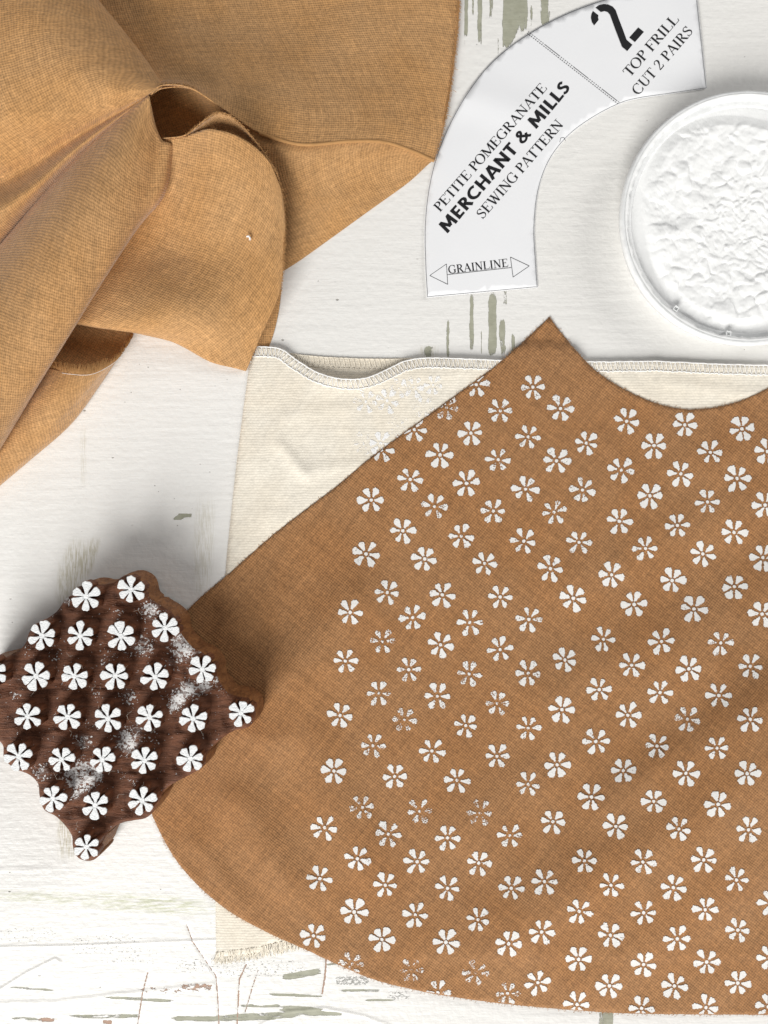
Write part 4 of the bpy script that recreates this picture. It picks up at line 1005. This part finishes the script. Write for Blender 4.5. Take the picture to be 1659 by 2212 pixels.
# flower tops stand higher than the carved ground, so shift the centres down to ground height for the mounds
kz = ((D - .034) / D) / ((D - .027) / D)
def to_ground(p): return np.array([CX + (p[0] - CX) * kz, CY + (p[1] - CY) * kz])
cen_g = np.array([to_ground(p) for p in sf_vp])
xy, tr = fill(so, 4.2)
d2 = np.min(np.hypot(xy[:, None, 0] - cen_g[None, :, 0], xy[:, None, 1] - cen_g[None, :, 1]), axis=1)
rimd = edge_dist(xy[:, 0], xy[:, 1], so)
zz = 25.3 + 2.6 * np.exp(-(d2 / 27) ** 4) - 0.9 * np.exp(-((d2 - 42) / 12) ** 2) + 1.1 * np.clip((d2 - 42) / 25, 0, 1)
zz += 0.55 * fbm(xy[:, 0], xy[:, 1], 22, 4.0, 3) - 1.2 * np.clip(1 - rimd / 7, 0, 1) ** 2
RES = [(324, 1317, 26, .8), (306, 1396, 34, .7), (400, 1396, 34, 1.0), (375, 1525, 16, .9), (385, 1508, 20, 1.0), (408, 1490, 22, 1.0), (440, 1480, 20, .95), (466, 1472, 14, .8), (277, 1600, 30, .95), (290, 1580, 20, .8), (180, 1602, 26, .7), (173, 1676, 38, 1.0), (158, 1712, 20, .95), (205, 1672, 20, 1.0), (90, 1668, 20, .8), (144, 1295, 14, .8),
       (36, 1500, 20, .5), (277, 1507, 24, .65), (120, 1420, 26, .45), (230, 1420, 30, .45), (100, 1590, 24, .5), (330, 1600, 24, .5), (370, 1430, 24, .6), (250, 1330, 30, .4), (195, 1560, 24, .45), (60, 1400, 18, .5), (480, 1500, 22, .4), (290, 1690, 30, .4), (205, 1500, 22, .5)]
res = np.full(len(xy), .22)
for x, y, r, s in RES: res = np.maximum(res, s * np.exp(-((xy[:, 0] - x) ** 2 + (xy[:, 1] - y) ** 2) / (1.7 * r * r)))
V = [P(a, b, c) for (a, b), c in zip(xy, zz)]
part(mesh_obj('carved_face', V, tr, M['wood_face'], attrs={'residue': res}), stamp)
# side wall of the block, a little waisted below the face
zr = 20.4; base = 2.9; V = []; F = []; n = len(so); top = np.array([P(a, b, 20.4) for a, b in so]); c0 = top.mean(0)
# exact face rim heights so that wall and face meet
rim_z = {}
key = {(round(a, 3), round(b, 3)): c for (a, b), c in zip(xy, zz)}
ztop = np.array([key.get((round(a, 3), round(b, 3)), 20.0) for a, b in so])
levels = [0.0, .06, .2, .5, .8, .95, 1.0]; shrink = [0, -.15, -.4, -.8, -1.1, -1.2, -.8]
nr = np.array([so[(i + 1) % n] - so[i - 1] for i in range(n)]); nr = np.column_stack([-nr[:, 1], nr[:, 0]]); nr /= np.linalg.norm(nr, axis=1)[:, None]
t0 = so[0] + nr[0] * 3; sg = 1 if in_poly([t0[0]], [t0[1]], so)[0] else -1
for i in range(n):
    wx_, wy_, _ = P(so[i][0], so[i][1], ztop[i]); inn = nr[i] * sg
    for l, s in zip(levels, shrink):
        z = ztop[i] * (1 - l) + base * l
        V.append((wx_ + inn[0] * s * mm, wy_ - inn[1] * s * mm, z * mm))
k = len(levels)
for i in range(n):
    for j in range(k - 1):
        a, b = i * k + j, ((i + 1) % n) * k + j
        F.append((a, b, b + 1, a + 1) if sg < 0 else (a, a + 1, b + 1, b))
F.append(tuple(i * k + k - 1 for i in range(n)))
part(mesh_obj('block_side', V, F, M['wood_side']), stamp)
# raised flowers: a hub with six petals each
def pillar(p, wc, ztp, name):
    n_ = len(p); V = []; F = []; mi = []
    ar = sum(p[i][0] * p[(i + 1) % n_][1] - p[(i + 1) % n_][0] * p[i][1] for i in range(n_))
    if ar < 0: p = p[::-1]
    cc = np.mean(p, axis=0); fz = (D - ztp * mm) / D
    for z_, s_ in ((ztp, .91), (ztp - .35, 1.0), (ztp - 1.4, .98), (25.0, 1.05)):
        for q in p:
            qx, qy = cc + (np.array(q) - cc) * s_
            V.append((wc[0] + qx * U * fz, wc[1] + qy * U * fz, z_ * mm))
    F.append(tuple(range(n_))); mi.append(0)
    for lv in range(3):
        for i in range(n_):
            j = (i + 1) % n_
            F.append((lv * n_ + i, (lv + 1) * n_ + i, (lv + 1) * n_ + j, lv * n_ + j)); mi.append(0 if lv < 1 else 1)
    return mesh_obj(name, V, F, [M['petal_top'], M['wood_face']], midx=mi, smooth=False)
for (x, y), cg in zip(sf_vp, cen_g):
    rot = math.radians(random.gauss(20, 9)); R = 30.0 * random.uniform(.95, 1.05); ztp = 33.6 + random.uniform(-.2, .2); wc = P(x, y, ztp)
    hub = pillar([(R * .20 * math.cos(t), R * .20 * math.sin(t)) for t in np.linspace(0, 2 * PI, 12)[:-1]], wc, ztp, 'carved_flower'); part(hub, stamp)
    for kk in range(6):
        pe = pillar(petal_outline(rot + kk * PI / 3 + random.gauss(0, .07), R * random.uniform(.92, 1.08), 1.50 * random.uniform(.86, 1.12), .045, .17), wc, ztp + random.uniform(-.08, .08), 'petal')
        pe.parent = hub
# fine lint hairs caught on the block
lines = []
for i in range(34):
    a = sf_vp[random.randrange(len(sf_vp))] + np.array([random.gauss(0, 26), random.gauss(0, 26)]); an = random.uniform(0, 2 * PI); L = random.uniform(8, 26); z0 = random.uniform(33.5, 34.5)
    if not in_poly([a[0]], [a[1]], so)[0]: continue
    lines.append([P(a[0], a[1], 33.4), P(a[0] + math.cos(an) * L * .5, a[1] + math.sin(an) * L * .5, z0 + .8), P(a[0] + math.cos(an + .7) * L, a[1] + math.sin(an + .7) * L, z0)])
v, f = tubes(lines, 0.00003, 3)
o = mesh_obj('lint_hairs', v, f, M['thread_cream']); part(o, stamp); o['kind'] = 'stuff'
